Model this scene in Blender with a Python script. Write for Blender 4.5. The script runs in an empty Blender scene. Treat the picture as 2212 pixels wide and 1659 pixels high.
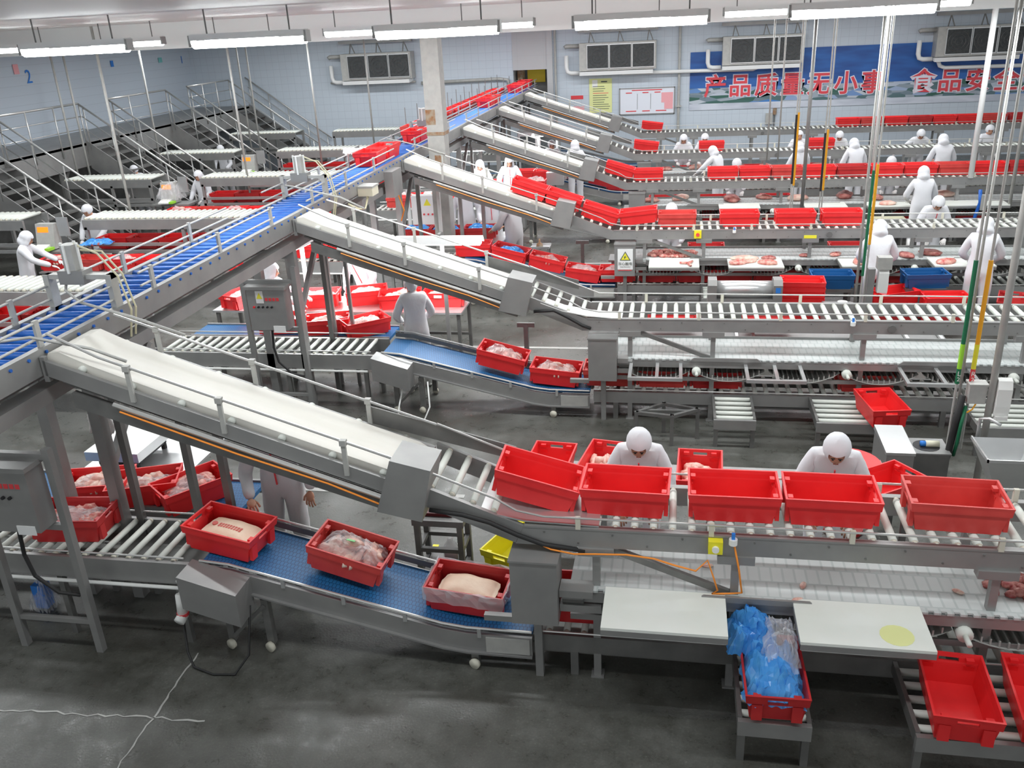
import bpy, math, random
from mathutils import Vector, Matrix, noise

sc = bpy.context.scene
col = sc.collection
rnd = random.Random(7)
R = math.radians

# ------------------------------------------------------------------ camera
yaw, pit, rol = -0.194569, 0.393326, 0.051733
fwd = Vector((math.sin(yaw)*math.cos(pit), math.cos(yaw)*math.cos(pit), -math.sin(pit)))
rgt = Vector((math.cos(yaw), -math.sin(yaw), 0)); dwn = fwd.cross(rgt)
rr = rgt*math.cos(rol) + dwn*math.sin(rol)
dd = -rgt*math.sin(rol) + dwn*math.cos(rol)
cd = bpy.data.cameras.new('camera'); cam = bpy.data.objects.new('camera', cd); col.objects.link(cam)
m = Matrix((rr, -dd, -fwd)).transposed().to_4x4(); m.translation = Vector((0, 0, 4.8))
cam.matrix_world = m
cd.sensor_width = 36; cd.sensor_fit = 'HORIZONTAL'; cd.lens = 36*1903.08/2212; cd.clip_end = 200
sc.camera = cam

# ------------------------------------------------------------------ world, exposure
w = bpy.data.worlds.new('world'); sc.world = w; w.use_nodes = True
bg = w.node_tree.nodes['Background']; bg.inputs[0].default_value = (0.93, 0.97, 1.0, 1); bg.inputs[1].default_value = 0.55
sc.view_settings.view_transform = 'Standard'; sc.view_settings.look = 'None'
sc.view_settings.exposure = 0.36; sc.view_settings.gamma = 1.0; sc.view_settings.use_curve_mapping = False

def area(loc, sx, sy, power, rot=(0, 0, 0), color=(0.95, 0.98, 1.0)):
    l = bpy.data.lights.new('tube_light', 'AREA'); l.shape = 'RECTANGLE'; l.size = sx; l.size_y = sy
    l.energy = power; l.color = color
    o = bpy.data.objects.new('tube_light', l); col.objects.link(o); o.location = loc; o.rotation_euler = rot
    return o
# light of the fluorescent rows under the ceiling
for ly, p in ((4.3, 230), (9.0, 360), (13.7, 430), (18.4, 430), (23.1, 430), (27.8, 430)):
    area((-3.5, ly, 4.66), 22, 0.25, p)

# ------------------------------------------------------------------ materials
MATS = {}
def mat(name, c, rough=0.5, metal=0.0, c2=None, scale=6.0, bump=0.0, bscale=30.0, alpha=1.0, emit=0.0, spec=0.5, detail=4.0, stretch=None, sss=0.0):
    m = bpy.data.materials.new(name); m.use_nodes = True
    nt = m.node_tree; b = nt.nodes['Principled BSDF']
    b.inputs['Base Color'].default_value = (*c, 1); b.inputs['Roughness'].default_value = rough
    b.inputs['Metallic'].default_value = metal; b.inputs['Alpha'].default_value = alpha
    b.inputs['Specular IOR Level'].default_value = spec
    tc = None
    if c2 or bump:
        tc = nt.nodes.new('ShaderNodeTexCoord'); mp = nt.nodes.new('ShaderNodeMapping')
        nt.links.new(tc.outputs['Object'], mp.inputs[0])
        if stretch: mp.inputs['Scale'].default_value = stretch
    if c2:
        n = nt.nodes.new('ShaderNodeTexNoise'); n.inputs['Scale'].default_value = scale; n.inputs['Detail'].default_value = detail
        r = nt.nodes.new('ShaderNodeValToRGB'); r.color_ramp.elements[0].position = 0.35; r.color_ramp.elements[1].position = 0.65
        r.color_ramp.elements[0].color = (*c, 1); r.color_ramp.elements[1].color = (*c2, 1)
        nt.links.new(mp.outputs[0], n.inputs[0]); nt.links.new(n.outputs[0], r.inputs[0]); nt.links.new(r.outputs[0], b.inputs['Base Color'])
    if bump:
        n2 = nt.nodes.new('ShaderNodeTexNoise'); n2.inputs['Scale'].default_value = bscale
        bp = nt.nodes.new('ShaderNodeBump'); bp.inputs['Strength'].default_value = bump; bp.inputs['Distance'].default_value = 0.01
        nt.links.new(mp.outputs[0], n2.inputs[0]); nt.links.new(n2.outputs[0], bp.inputs['Height']); nt.links.new(bp.outputs[0], b.inputs['Normal'])
    if emit:
        b.inputs['Emission Color'].default_value = (*c, 1); b.inputs['Emission Strength'].default_value = emit
    MATS[name] = m
    return m
mat('steel', (0.29, 0.29, 0.285), 0.45, 0.45, (0.34, 0.34, 0.33), 3.0)
mat('steel_dark', (0.17, 0.17, 0.165), 0.5, 0.5, (0.23, 0.23, 0.22), 4.0)
mat('steel_bright', (0.62, 0.63, 0.63), 0.3, 0.7, (0.7, 0.71, 0.71), 2.5)
mat('steel_rail', (0.6, 0.6, 0.58), 0.3, 0.6)
mat('galv', (0.44, 0.44, 0.42), 0.5, 0.2, (0.5, 0.5, 0.47), 9)
mat('white_roller', (0.72, 0.75, 0.69), 0.45)
mat('beige', (0.62, 0.6, 0.5), 0.5)
mat('belt_white', (0.72, 0.70, 0.63), 0.5, 0, (0.77, 0.75, 0.69), 1.2, stretch=(1, 6, 1))
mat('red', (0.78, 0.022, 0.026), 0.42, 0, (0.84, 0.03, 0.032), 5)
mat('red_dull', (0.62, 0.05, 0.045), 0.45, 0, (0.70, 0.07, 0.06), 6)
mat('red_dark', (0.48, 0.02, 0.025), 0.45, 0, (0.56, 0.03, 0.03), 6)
mat('blue_crate', (0.01, 0.11, 0.32), 0.4)
mat('yellow', (0.85, 0.78, 0.03), 0.4)
mat('cream', (0.72, 0.70, 0.55), 0.5)
mat('blue_roller', (0.012, 0.10, 0.46), 0.35, 0, (0.02, 0.15, 0.55), 8)
mat('blue_belt_flat', (0.02, 0.20, 0.72), 0.45)
mat('board', (0.84, 0.87, 0.82), 0.45, 0, (0.80, 0.83, 0.76), 3)
mat('meat', (0.55, 0.10, 0.09), 0.4, 0, (0.80, 0.46, 0.38), 22, 0.4, 40)
mat('meat_pale', (0.72, 0.33, 0.27), 0.4, 0, (0.86, 0.66, 0.55), 14, 0.4, 30)
mat('meat_dark', (0.30, 0.05, 0.05), 0.4, 0, (0.55, 0.24, 0.20), 25, 0.5, 50)
mat('skin_pork', (0.78, 0.55, 0.40), 0.5, 0, (0.85, 0.66, 0.50), 7, 0.2, 30)
mat('stamp', (0.62, 0.12, 0.10), 0.6)
mat('film', (0.93, 0.93, 0.95), 0.18, 0, alpha=0.33)
mat('film_red', (0.85, 0.45, 0.47), 0.2, 0, alpha=0.32)
mat('film_blue', (0.05, 0.30, 0.80), 0.18, 0, (0.10, 0.42, 0.88), 9, alpha=0.85)
mat('cloth', (0.78, 0.79, 0.82), 0.8, 0, bump=0.35, bscale=14)
mat('cloth_grey', (0.66, 0.66, 0.68), 0.8, 0, bump=0.35, bscale=14)
mat('skin', (0.62, 0.33, 0.22), 0.55)
mat('glove', (0.85, 0.82, 0.80), 0.5)
mat('dark', (0.015, 0.015, 0.017), 0.5)
mat('black_rubber', (0.02, 0.02, 0.02), 0.6)
mat('lip', (0.45, 0.12, 0.10), 0.5)
mat('white_paint', (0.84, 0.85, 0.84), 0.5)
mat('white_plastic', (0.86, 0.87, 0.84), 0.35)
mat('orange', (0.95, 0.30, 0.03), 0.45)
mat('orange_led', (1.0, 0.18, 0.01), 0.4, emit=1.2)
mat('green', (0.01, 0.16, 0.07), 0.4)
mat('lime', (0.35, 0.75, 0.05), 0.5)
mat('hose_orange', (0.90, 0.42, 0.02), 0.45)
mat('hose_cream', (0.70, 0.66, 0.45), 0.5)
mat('tag_green', (0.25, 0.72, 0.28), 0.5)
mat('wall_red', (0.75, 0.06, 0.07), 0.6)
mat('pink', (0.90, 0.42, 0.45), 0.6)
mat('paper_yellow', (0.80, 0.83, 0.38), 0.7)
mat('paper_white', (0.80, 0.83, 0.90), 0.6)
mat('ink', (0.10, 0.12, 0.10), 0.7)
mat('blue_mark', (0.03, 0.22, 0.70), 0.6)
mat('teal_mark', (0.20, 0.55, 0.55), 0.6)
mat('banner_red', (0.74, 0.07, 0.09), 0.55)
mat('banner_white', (0.80, 0.81, 0.90), 0.55)
mat('warn_yellow', (0.86, 0.80, 0.05), 0.5)
mat('fan_dark', (0.03, 0.035, 0.038), 0.5, 0, (0.06, 0.065, 0.065), 20)
mat('opening_yellow', (0.80, 0.58, 0.04), 0.6)
mat('tube_glow', (0.95, 1.0, 1.0), 0.4, emit=16)
mat('lamp_glow', (0.97, 1.0, 1.0), 0.4, emit=14)
mat('rust', (0.30, 0.14, 0.06), 0.8, 0, (0.36, 0.30, 0.22), 12)
mat('blood', (0.10, 0.008, 0.01), 0.35)

def node_mat(name, build):
    m = bpy.data.materials.new(name); m.use_nodes = True
    nt = m.node_tree; build(nt, nt.nodes['Principled BSDF']); MATS[name] = m
def N(nt, t, **kw):
    n = nt.nodes.new(t)
    for k, v in kw.items():
        if k in n.inputs: n.inputs[k].default_value = v
        else: setattr(n, k, v)
    return n
def ramp(nt, src, stops):
    r = nt.nodes.new('ShaderNodeValToRGB'); e = r.color_ramp.elements
    while len(e) < len(stops): e.new(0.5)
    for k, (p, c) in enumerate(stops): e[k].position = p; e[k].color = (*c, 1)
    nt.links.new(src, r.inputs[0]); return r
def floor_build(nt, b):
    tc = N(nt, 'ShaderNodeTexCoord')
    n1 = N(nt, 'ShaderNodeTexNoise', Scale=0.8, Detail=6.0, Roughness=0.6); nt.links.new(tc.outputs['Object'], n1.inputs[0])
    n2 = N(nt, 'ShaderNodeTexNoise', Scale=55.0, Detail=3.0); nt.links.new(tc.outputs['Object'], n2.inputs[0])
    n3 = N(nt, 'ShaderNodeTexNoise', Scale=5.0, Detail=8.0, Roughness=0.75); nt.links.new(tc.outputs['Object'], n3.inputs[0])
    a = ramp(nt, n1.outputs[0], [(0.36, (0.062, 0.062, 0.054)), (0.5, (0.105, 0.107, 0.098)), (0.66, (0.15, 0.152, 0.142))])
    d = ramp(nt, n2.outputs[0], [(0.3, (0.86, 0.86, 0.86)), (0.62, (1, 1, 1)), (0.74, (1.5, 1.5, 1.45))])
    g = ramp(nt, n3.outputs[0], [(0.35, (0.78, 0.78, 0.74)), (0.7, (1.22, 1.22, 1.2))])
    m1 = N(nt, 'ShaderNodeMixRGB', blend_type='MULTIPLY'); m1.inputs[0].default_value = 1
    nt.links.new(a.outputs[0], m1.inputs[1]); nt.links.new(d.outputs[0], m1.inputs[2])
    m2 = N(nt, 'ShaderNodeMixRGB', blend_type='MULTIPLY'); m2.inputs[0].default_value = 1
    nt.links.new(m1.outputs[0], m2.inputs[1]); nt.links.new(g.outputs[0], m2.inputs[2])
    nt.links.new(m2.outputs[0], b.inputs['Base Color'])
    rg = ramp(nt, n3.outputs[0], [(0.35, (0.22, 0.22, 0.22)), (0.65, (0.5, 0.5, 0.5))]); nt.links.new(rg.outputs[0], b.inputs['Roughness'])
    bp = N(nt, 'ShaderNodeBump', Strength=0.15, Distance=0.01); nt.links.new(n2.outputs[0], bp.inputs['Height']); nt.links.new(bp.outputs[0], b.inputs['Normal'])
node_mat('floor', floor_build)
def tile_build(c1, mortar, sx, rot):
    def f(nt, b):
        tc = N(nt, 'ShaderNodeTexCoord'); mp = N(nt, 'ShaderNodeMapping'); mp.inputs['Rotation'].default_value = rot
        nt.links.new(tc.outputs['Object'], mp.inputs[0])
        br = N(nt, 'ShaderNodeTexBrick', Scale=1.0, offset=0.0)
        br.inputs['Color1'].default_value = (*c1, 1); br.inputs['Color2'].default_value = (*[x*0.975 for x in c1], 1); br.inputs['Mortar'].default_value = (*mortar, 1)
        br.inputs['Mortar Size'].default_value = 0.006; br.inputs['Brick Width'].default_value = sx; br.inputs['Row Height'].default_value = sx
        nt.links.new(mp.outputs[0], br.inputs[0]); nt.links.new(br.outputs[0], b.inputs['Base Color'])
        b.inputs['Roughness'].default_value = 0.35
    return f
node_mat('wall_tile', tile_build((0.60, 0.67, 0.74), (0.50, 0.56, 0.63), 0.25, (R(90), 0, 0)))
node_mat('wall_tile_side', tile_build((0.58, 0.65, 0.73), (0.49, 0.55, 0.62), 0.25, (R(90), 0, R(90))))
node_mat('panel_grey', tile_build((0.55, 0.56, 0.57), (0.50, 0.51, 0.52), 0.9, (R(90), 0, 0)))
def belt_build(c1, c2, wx, wy, bstr):
    def f(nt, b):
        tc = N(nt, 'ShaderNodeTexCoord')
        br = N(nt, 'ShaderNodeTexBrick', Scale=1.0)
        br.inputs['Color1'].default_value = (*c1, 1); br.inputs['Color2'].default_value = (*[x*0.93 for x in c1], 1); br.inputs['Mortar'].default_value = (*c2, 1)
        br.inputs['Mortar Size'].default_value = wx*0.10; br.inputs['Brick Width'].default_value = wx; br.inputs['Row Height'].default_value = wy
        nt.links.new(tc.outputs['Object'], br.inputs[0]); nt.links.new(br.outputs[0], b.inputs['Base Color'])
        bp = N(nt, 'ShaderNodeBump', Strength=bstr, Distance=0.01); nt.links.new(br.outputs['Fac'], bp.inputs['Height']); bp.invert = True
        nt.links.new(bp.outputs[0], b.inputs['Normal']); b.inputs['Roughness'].default_value = 0.45
    return f
node_mat('belt_module', belt_build((0.58, 0.61, 0.60), (0.46, 0.50, 0.49), 0.085, 0.19, 0.25))
node_mat('belt_blue', belt_build((0.015, 0.13, 0.32), (0.006, 0.06, 0.16), 0.03, 0.05, 0.9))
def banner_build(nt, b):
    tc = N(nt, 'ShaderNodeTexCoord'); sp = N(nt, 'ShaderNodeSeparateXYZ'); nt.links.new(tc.outputs['Object'], sp.inputs[0])
    n = N(nt, 'ShaderNodeTexNoise', Scale=1.6, Detail=2.0)
    mp = N(nt, 'ShaderNodeMapping'); mp.inputs['Scale'].default_value = (0.5, 1, 2.2); nt.links.new(tc.outputs['Object'], mp.inputs[0]); nt.links.new(mp.outputs[0], n.inputs[0])
    sky = ramp(nt, n.outputs[0], [(0.35, (0.02, 0.075, 0.28)), (0.65, (0.03, 0.14, 0.45))])
    n2 = N(nt, 'ShaderNodeTexVoronoi', Scale=5.0); mp2 = N(nt, 'ShaderNodeMapping'); mp2.inputs['Scale'].default_value = (0.45, 1, 1.9)
    nt.links.new(tc.outputs['Object'], mp2.inputs[0]); nt.links.new(mp2.outputs[0], n2.inputs[0])
    town = ramp(nt, n2.outputs['Color'], [(0.18, (0.04, 0.13, 0.10)), (0.4, (0.13, 0.20, 0.24)), (0.55, (0.30, 0.36, 0.42)), (0.72, (0.55, 0.60, 0.66)), (0.9, (0.06, 0.22, 0.55))])
    low = ramp(nt, n.outputs[0], [(0.4, (0.50, 0.54, 0.62)), (0.6, (0.66, 0.70, 0.78))])
    f1 = N(nt, 'ShaderNodeMath', operation='GREATER_THAN'); f1.inputs[1].default_value = 2.35; nt.links.new(sp.outputs[2], f1.inputs[0])
    f2 = N(nt, 'ShaderNodeMath', operation='LESS_THAN'); f2.inputs[1].default_value = 1.86; nt.links.new(sp.outputs[2], f2.inputs[0])
    m1 = N(nt, 'ShaderNodeMixRGB'); nt.links.new(f1.outputs[0], m1.inputs[0]); nt.links.new(town.outputs[0], m1.inputs[1]); nt.links.new(sky.outputs[0], m1.inputs[2])
    m2 = N(nt, 'ShaderNodeMixRGB'); nt.links.new(f2.outputs[0], m2.inputs[0]); nt.links.new(m1.outputs[0], m2.inputs[1]); nt.links.new(low.outputs[0], m2.inputs[2])
    nt.links.new(m2.outputs[0], b.inputs['Base Color']); b.inputs['Roughness'].default_value = 0.5
node_mat('banner', banner_build)

# ------------------------------------------------------------------ mesh helpers
class MB:
    def __init__(s): s.v = []; s.f = []; s.mi = []; s.cur = 0
    def add(s, vs, fs):
        o = len(s.v); s.v += [tuple(v) for v in vs]; s.f += [tuple(i+o for i in f) for f in fs]; s.mi += [s.cur]*len(fs); return s
    def box(s, x0, x1, y0, y1, z0, z1):
        return s.add([(x0,y0,z0),(x1,y0,z0),(x1,y1,z0),(x0,y1,z0),(x0,y0,z1),(x1,y0,z1),(x1,y1,z1),(x0,y1,z1)],
                     [(0,3,2,1),(4,5,6,7),(0,1,5,4),(1,2,6,5),(2,3,7,6),(3,0,4,7)])
    def bar(s, a, b, w, h=None, up=(0,0,1)):
        a = Vector(a); b = Vector(b); d = (b-a).normalized(); u = Vector(up)
        if abs(d.dot(u)) > 0.99: u = Vector((0,1,0))
        sd = d.cross(u).normalized(); u2 = sd.cross(d); h = h or w
        vs = [p + sd*(i*w/2) + u2*(j*h/2) for p in (a, b) for i, j in ((-1,-1),(1,-1),(1,1),(-1,1))]
        return s.add(vs, [(0,1,2,3),(7,6,5,4),(0,4,5,1),(1,5,6,2),(2,6,7,3),(3,7,4,0)])
    def tube(s, a, b, r, n=8, r2=None):
        a = Vector(a); b = Vector(b); d = (b-a).normalized(); u = Vector((0,0,1)) if abs(d.z) < 0.9 else Vector((1,0,0))
        sd = d.cross(u).normalized(); u2 = sd.cross(d); r2 = r if r2 is None else r2
        vs = [p + (sd*math.cos(2*math.pi*k/n) + u2*math.sin(2*math.pi*k/n))*q for p, q in ((a, r), (b, r2)) for k in range(n)]
        return s.add(vs, [(k, (k+1) % n, n+(k+1) % n, n+k) for k in range(n)] + [tuple(range(n-1, -1, -1)), tuple(range(n, 2*n))])
    def path(s, pts, r, n=6):
        pts = [Vector(p) for p in pts]; rings = []; up = None
        for i, p in enumerate(pts):
            d = (pts[min(i+1, len(pts)-1)] - pts[max(i-1, 0)]).normalized()
            if up is None: up = Vector((0,0,1)) if abs(d.z) < 0.9 else Vector((1,0,0))
            sd = d.cross(up).normalized(); up = sd.cross(d)
            rings.append([p + (sd*math.cos(2*math.pi*k/n) + up*math.sin(2*math.pi*k/n))*r for k in range(n)])
        vs = [v for q in rings for v in q]; fs = []
        for i in range(len(pts)-1):
            fs += [(i*n+k, i*n+(k+1) % n, (i+1)*n+(k+1) % n, (i+1)*n+k) for k in range(n)]
        fs += [tuple(range(n-1, -1, -1)), tuple(range((len(pts)-1)*n, len(pts)*n))]
        return s.add(vs, fs)
    def prism_y(s, pts, y0, y1):                       # polygon in x,z swept along y
        n = len(pts)
        return s.add([(x, y0, z) for x, z in pts] + [(x, y1, z) for x, z in pts],
                     [tuple(range(n)), tuple(range(2*n-1, n-1, -1))] + [((k+1) % n, k, n+k, n+(k+1) % n) for k in range(n)])
    def prism_x(s, pts, x0, x1):                       # polygon in y,z swept along x
        n = len(pts)
        return s.add([(x0, y, z) for y, z in pts] + [(x1, y, z) for y, z in pts],
                     [tuple(range(n-1, -1, -1)), tuple(range(n, 2*n))] + [(k, (k+1) % n, n+(k+1) % n, n+k) for k in range(n)])
    def lathe(s, prof, n=16, c=(0,0,0)):               # profile of (r, z)
        vs = []; m_ = len(prof)
        for k in range(n):
            a = 2*math.pi*k/n
            vs += [(c[0]+r*math.cos(a), c[1]+r*math.sin(a), c[2]+z) for r, z in prof]
        fs = [(k*m_+i, ((k+1) % n)*m_+i, ((k+1) % n)*m_+i+1, k*m_+i+1) for k in range(n) for i in range(m_-1)]
        return s.add(vs, fs)
    def ball(s, c, rx, ry, rz, n=12, m_=8, f=None):
        vs = []; fs = []
        for i in range(m_+1):
            t = math.pi*i/m_
            for k in range(n):
                p = 2*math.pi*k/n; v = Vector((math.sin(t)*math.cos(p), math.sin(t)*math.sin(p), math.cos(t)))
                q = f(v) if f else 1.0
                vs.append((c[0]+v.x*rx*q, c[1]+v.y*ry*q, c[2]+v.z*rz*q))
        for i in range(m_):
            for k in range(n): fs.append((i*n+k, (i+1)*n+k, (i+1)*n+(k+1) % n, i*n+(k+1) % n))
        return s.add(vs, fs)
    def mesh(s, name, mats, smooth=False):
        me = bpy.data.meshes.new(name); me.from_pydata(s.v, [], s.f)
        for q in (mats if isinstance(mats, (list, tuple)) else [mats]): me.materials.append(MATS[q])
        if any(s.mi): me.polygons.foreach_set('material_index', s.mi)
        if smooth: me.polygons.foreach_set('use_smooth', [True]*len(s.f))
        me.update(); return me
    def build(s, name, mats, parent=None, smooth=False, **kw):
        return link(name, s.mesh(name, mats, smooth), parent, **kw)
def link(name, me, parent=None, loc=None, rot=None, label=None, cat=None, group=None, kind=None):
    o = bpy.data.objects.new(name, me); col.objects.link(o)
    if parent: o.parent = parent
    if loc: o.location = loc
    if rot: o.rotation_euler = rot
    return tag(o, label, cat, group, kind)
def tag(o, label=None, cat=None, group=None, kind=None):
    if label: o['label'] = label
    if cat: o['category'] = cat
    if group: o['group'] = group
    if kind: o['kind'] = kind
    return o
def thing(name, label, cat, loc=(0,0,0), rz=0, group=None):
    return link(name, None, None, loc, (0,0,rz), label, cat, group)
def struct(name, mb, mats, parent=None):
    o = mb.build(name, mats, parent); o['kind'] = 'structure'; return o
CACHE = {}
def shared(key, fn):
    if key not in CACHE: CACHE[key] = fn()
    return CACHE[key]
def lerp(a, b, t): return a+(b-a)*t
def text(name, body, size, m, parent, loc, rot, offset=0.0, ext=0.003, width=None, align='CENTER'):
    cu = bpy.data.curves.new(name, 'FONT'); cu.body = body; cu.size = size; cu.align_x = align; cu.align_y = 'CENTER'
    cu.offset = offset; cu.extrude = ext; cu.resolution_u = 2
    t = bpy.data.objects.new(name, cu); col.objects.link(t)
    dg = bpy.context.evaluated_depsgraph_get(); me = bpy.data.meshes.new_from_object(t.evaluated_get(dg))
    bpy.data.objects.remove(t); bpy.data.curves.remove(cu)
    me.name = name; me.materials.clear(); me.materials.append(MATS[m])
    if width:
        xs = [v.co.x for v in me.vertices]
        if xs:
            k = width/(max(xs)-min(xs)); cx = (max(xs)+min(xs))/2
            for v in me.vertices: v.co.x = (v.co.x-cx)*k
    return link(name, me, parent, loc, rot)
# ------------------------------------------------------------------ the hall
flo = struct('floor', MB().box(-19, 14, -3, 33, -0.1, 0), 'floor')
struct('ceiling', MB().box(-19, 14, -3, 33, 5.03, 5.13), 'white_paint')
YW = 31.3
wb = MB()
wb.box(-17.6, -5.57, YW, YW+.2, 0, 5.03); wb.box(-4.29, 14, YW, YW+.2, 0, 5.03); wb.box(-5.57, -4.29, YW, YW+.2, 0, 2.36)
struct('wall_back', wb, 'wall_tile')
struct('trim_1', MB().box(-5.57, -4.24, YW-.03, YW+.2, 3.15, 5.03).box(-4.40, -4.20, YW-.06, YW, 0, 5.03), 'panel_grey')
struct('wall_left', MB().box(-17.6, -17.4, -3, YW, 0, 5.03), 'wall_tile_side')
struct('trim_2', MB().box(-17.4, 14, 16.32, 16.7, 4.57, 5.03), 'white_paint')
cl = thing('square_column', 'square white painted steel column beside the blue trunk conveyor, rust streaked', 'column', (-4.41, 16.47, 0))
MB().box(-.16, .16, -.16, .16, 0, 4.57).build('shaft', 'galv', cl)
MB().box(-.2, .2, -.2, .2, 0, .03).build('base_plate', 'steel_dark', cl)
MB().box(-.17, .17, -.17, .17, 2.86, 2.92).build('clamp_band', 'rust', cl)
MB().box(-.161, .02, -.162, -.16, 3.05, 3.32).box(-.05, .12, -.162, -.16, 2.2, 2.5).build('rust_stain', 'rust', cl)
# recess behind the hatch where the trunk conveyor leaves the hall
rc = thing('hatch_recess', 'lit yellow opening in the tiled wall where the trunk conveyor leaves', 'opening', (-4.93, 31.5, 2.36))
MB().box(-.7, .7, 1.2, 1.25, 0, 1.0).build('dark_back', 'steel_dark', rc)
MB().box(-.35, .28, 1.05, 1.1, .3, .95).build('yellow_panel', 'opening_yellow', rc)
MB().box(-.66, -.64, .02, 1.2, 0, .95).box(.64, .66, .02, 1.2, 0, .95).box(-.66, .66, .02, 1.2, -.04, 0).build('lining', 'steel', rc)
MB().box(-.6, -.42, .4, .9, 0, .75).build('machine', 'rust', rc)
# floor joints, cracks
for k, (x0, x1, y) in enumerate(((-4.4, -0.6, 12.84), (-4.6, -2.2, 8.16), (-2.0, 2.0, 17.9))):
    struct('trim_%d' % (k+3), MB().box(x0, x1, y-.035, y+.035, 0, .004), 'galv')
def strip(pts, wd):
    mb = MB(); L = [Vector((x, y, .003)) for x, y in pts]; vs = []
    for i, p in enumerate(L):
        d = (L[min(i+1, len(L)-1)]-L[max(i-1, 0)]).normalized(); n = Vector((-d.y, d.x, 0))*wd*rnd.uniform(.5, 1.2)
        vs += [p+n, p-n]
    mb.add(vs, [(2*i, 2*i+1, 2*i+3, 2*i+2) for i in range(len(L)-1)]); return mb
def jag(a, b, n, amp):
    return [(lerp(a[0], b[0], i/n)+rnd.uniform(-amp, amp), lerp(a[1], b[1], i/n)+rnd.uniform(-amp, amp)) for i in range(n+1)]
for pts in (jag((-3.86, 5.39), (-3.81, 3.6), 26, .012), jag((-5.3, 4.55), (-3.4, 4.66), 26, .02)):
    strip(pts, .008).build('crack', 'galv', flo)

# mezzanine walkway along the left wall
pf = thing('walkway', 'raised grey steel walkway running along the left tiled wall', 'walkway', (-15.3, 22, 0))
MB().box(-2.1, 0, -10, 9.25, 2.24, 2.32).build('deck', 'steel', pf)
MB().box(-.06, 0, -10, 9.25, 1.72, 2.3).build('fascia', 'steel', pf)
for yy in (-6.5, -1.6, 2.9, 6.6):
    MB().box(-.3, -.12, yy-.1, yy+.1, 0, 2.24).build('leg', 'steel_dark', pf)
    MB().bar((-.2, yy, 1.3), (-.2, yy+.8, 2.2), .1).build('strut', 'steel_dark', pf)
MB().box(-2.05, -1.95, -10, 9.2, 0, 2.24).build('under_panel', 'steel_dark', pf)
flights = [17.1, 21.5, 25.75, 29.85]
seg = [(-10, 17.1-22), (18.4-22, 21.5-22), (22.8-22, 25.75-22), (27.05-22, 29.85-22)]
for a, b in seg:
    q = MB()
    for z in (3.29,): q.tube((0, a, z), (0, b, z), .026, 8)
    q.build('handrail', 'steel_rail', pf, True)
    for z in (2.97, 2.66): MB().tube((0, a, z), (0, b, z), .013, 6).build('mid_rail', 'steel_rail', pf, True)
    n = max(2, round((b-a)/.95))
    for k in range(n+1):
        yy = lerp(a, b, k/n); MB().tube((.02, yy, 2.05), (.02, yy, 3.29), .018, 6).build('post', 'steel_rail', pf, True)
def stair():
    t = thing('staircase', '', 'stairs')
    sl = lambda x: 2.3-(x)*.725
    for y in (0, 1.3):
        MB().prism_y([(0, 2.38), (0, 1.66), (2.29, 0), (3.25, 0), (3.25, .03)], y-.012, y+.012).build('stringer', 'steel', t)
        MB().tube((0, y, 3.29), (3.0, y, 3.29-3.0*.725), .026, 8).build('handrail', 'steel_rail', t, True)
        for dz in (.32, .63): MB().tube((.05, y, 3.29-dz), (3.0, y, 3.29-dz-3.0*.725), .013, 6).build('mid_rail', 'steel_rail', t, True)
        for k in range(5):
            x = .12+k*.68; MB().tube((x, y, sl(x)-.1), (x, y, sl(x)+.98), .017, 6).build('baluster', 'steel_rail', t, True)
    me = MB().box(-.13, .13, .02, 1.28, -.02, .02).mesh('tread', 'steel_dark')
    for k in range(11): link('tread', me, t, (.17+k*.27, .0, 2.14-k*.196))
    return t
def copy_tree(o, parent=None):
    c = o.copy(); col.objects.link(c); c.parent = parent
    for ch in list(o.children): copy_tree(ch, c)
    return c
st0 = stair()
for k, y in enumerate(flights):
    s_ = st0 if k == 0 else copy_tree(st0)
    s_.location = (-15.3, y, 0)
    s_['label'] = 'steel staircase with handrails down from the walkway, %s from the banner wall' % ['fourth', 'third', 'second', 'first'][k]
    s_['group'] = 'staircases from the walkway'

# marks on the left wall
def on_left(y, z): return (-17.385, y, z)
for body, y, z, s, mt, lab in (('2', 22.63, 3.94, .5, 'blue_mark', 'large blue figure 2 on the left tiled wall'), ('1', 30.74, 3.98, .35, 'blue_mark', 'small blue figure 1 high on the left tiled wall near the corner')):
    t = text('wall_number', body, s, mt, None, on_left(y, z), (R(90), 0, R(90))); tag(t, lab, 'number')
for y, z, sy, sz, mt, lab in ((22.2, 4.17, .2, .25, 'pink', 'pink notice on the left tiled wall by the big number'), (26.54, 4.08, .14, .18, 'blue_mark', 'small blue tag on the left tiled wall'), (29.33, 4.05, .22, .16, 'teal_mark', 'small teal plate on the left tiled wall')):
    MB().box(0, .01, -sy/2, sy/2, -sz/2, sz/2).build('wall_sign', mt, None, loc=on_left(y, z), label=lab, cat='sign')

# banner with slogan
bn = thing('banner', 'long blue factory banner with red slogan characters on the tiled wall', 'banner', (5.6, YW-.03, 0))
p_ = MB().box(-5.25, 5.5, 0, .02, 1.66, 3.48).build('panel', 'banner', bn)
for ch, x, z in (('产', 1.18, 2.36), ('品', 1.97, 2.35), ('质', 2.80, 2.34), ('量', 3.63, 2.34), ('无', 4.45, 2.33), ('小', 5.28, 2.32), ('事', 6.10, 2.31), ('食', 7.60, 2.29), ('品', 8.40, 2.28), ('安', 9.22, 2.27), ('全', 10.05, 2.26), ('大', 10.86, 2.25)):
    text('letter_outline', ch, .74, 'banner_white', bn, (x-5.6, -.012, z), (R(90), 0, 0), offset=.04, ext=.004)
    text('letter', ch, .74, 'banner_red', bn, (x-5.6, -.024, z), (R(90), 0, 0), offset=.013, ext=.004)

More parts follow.
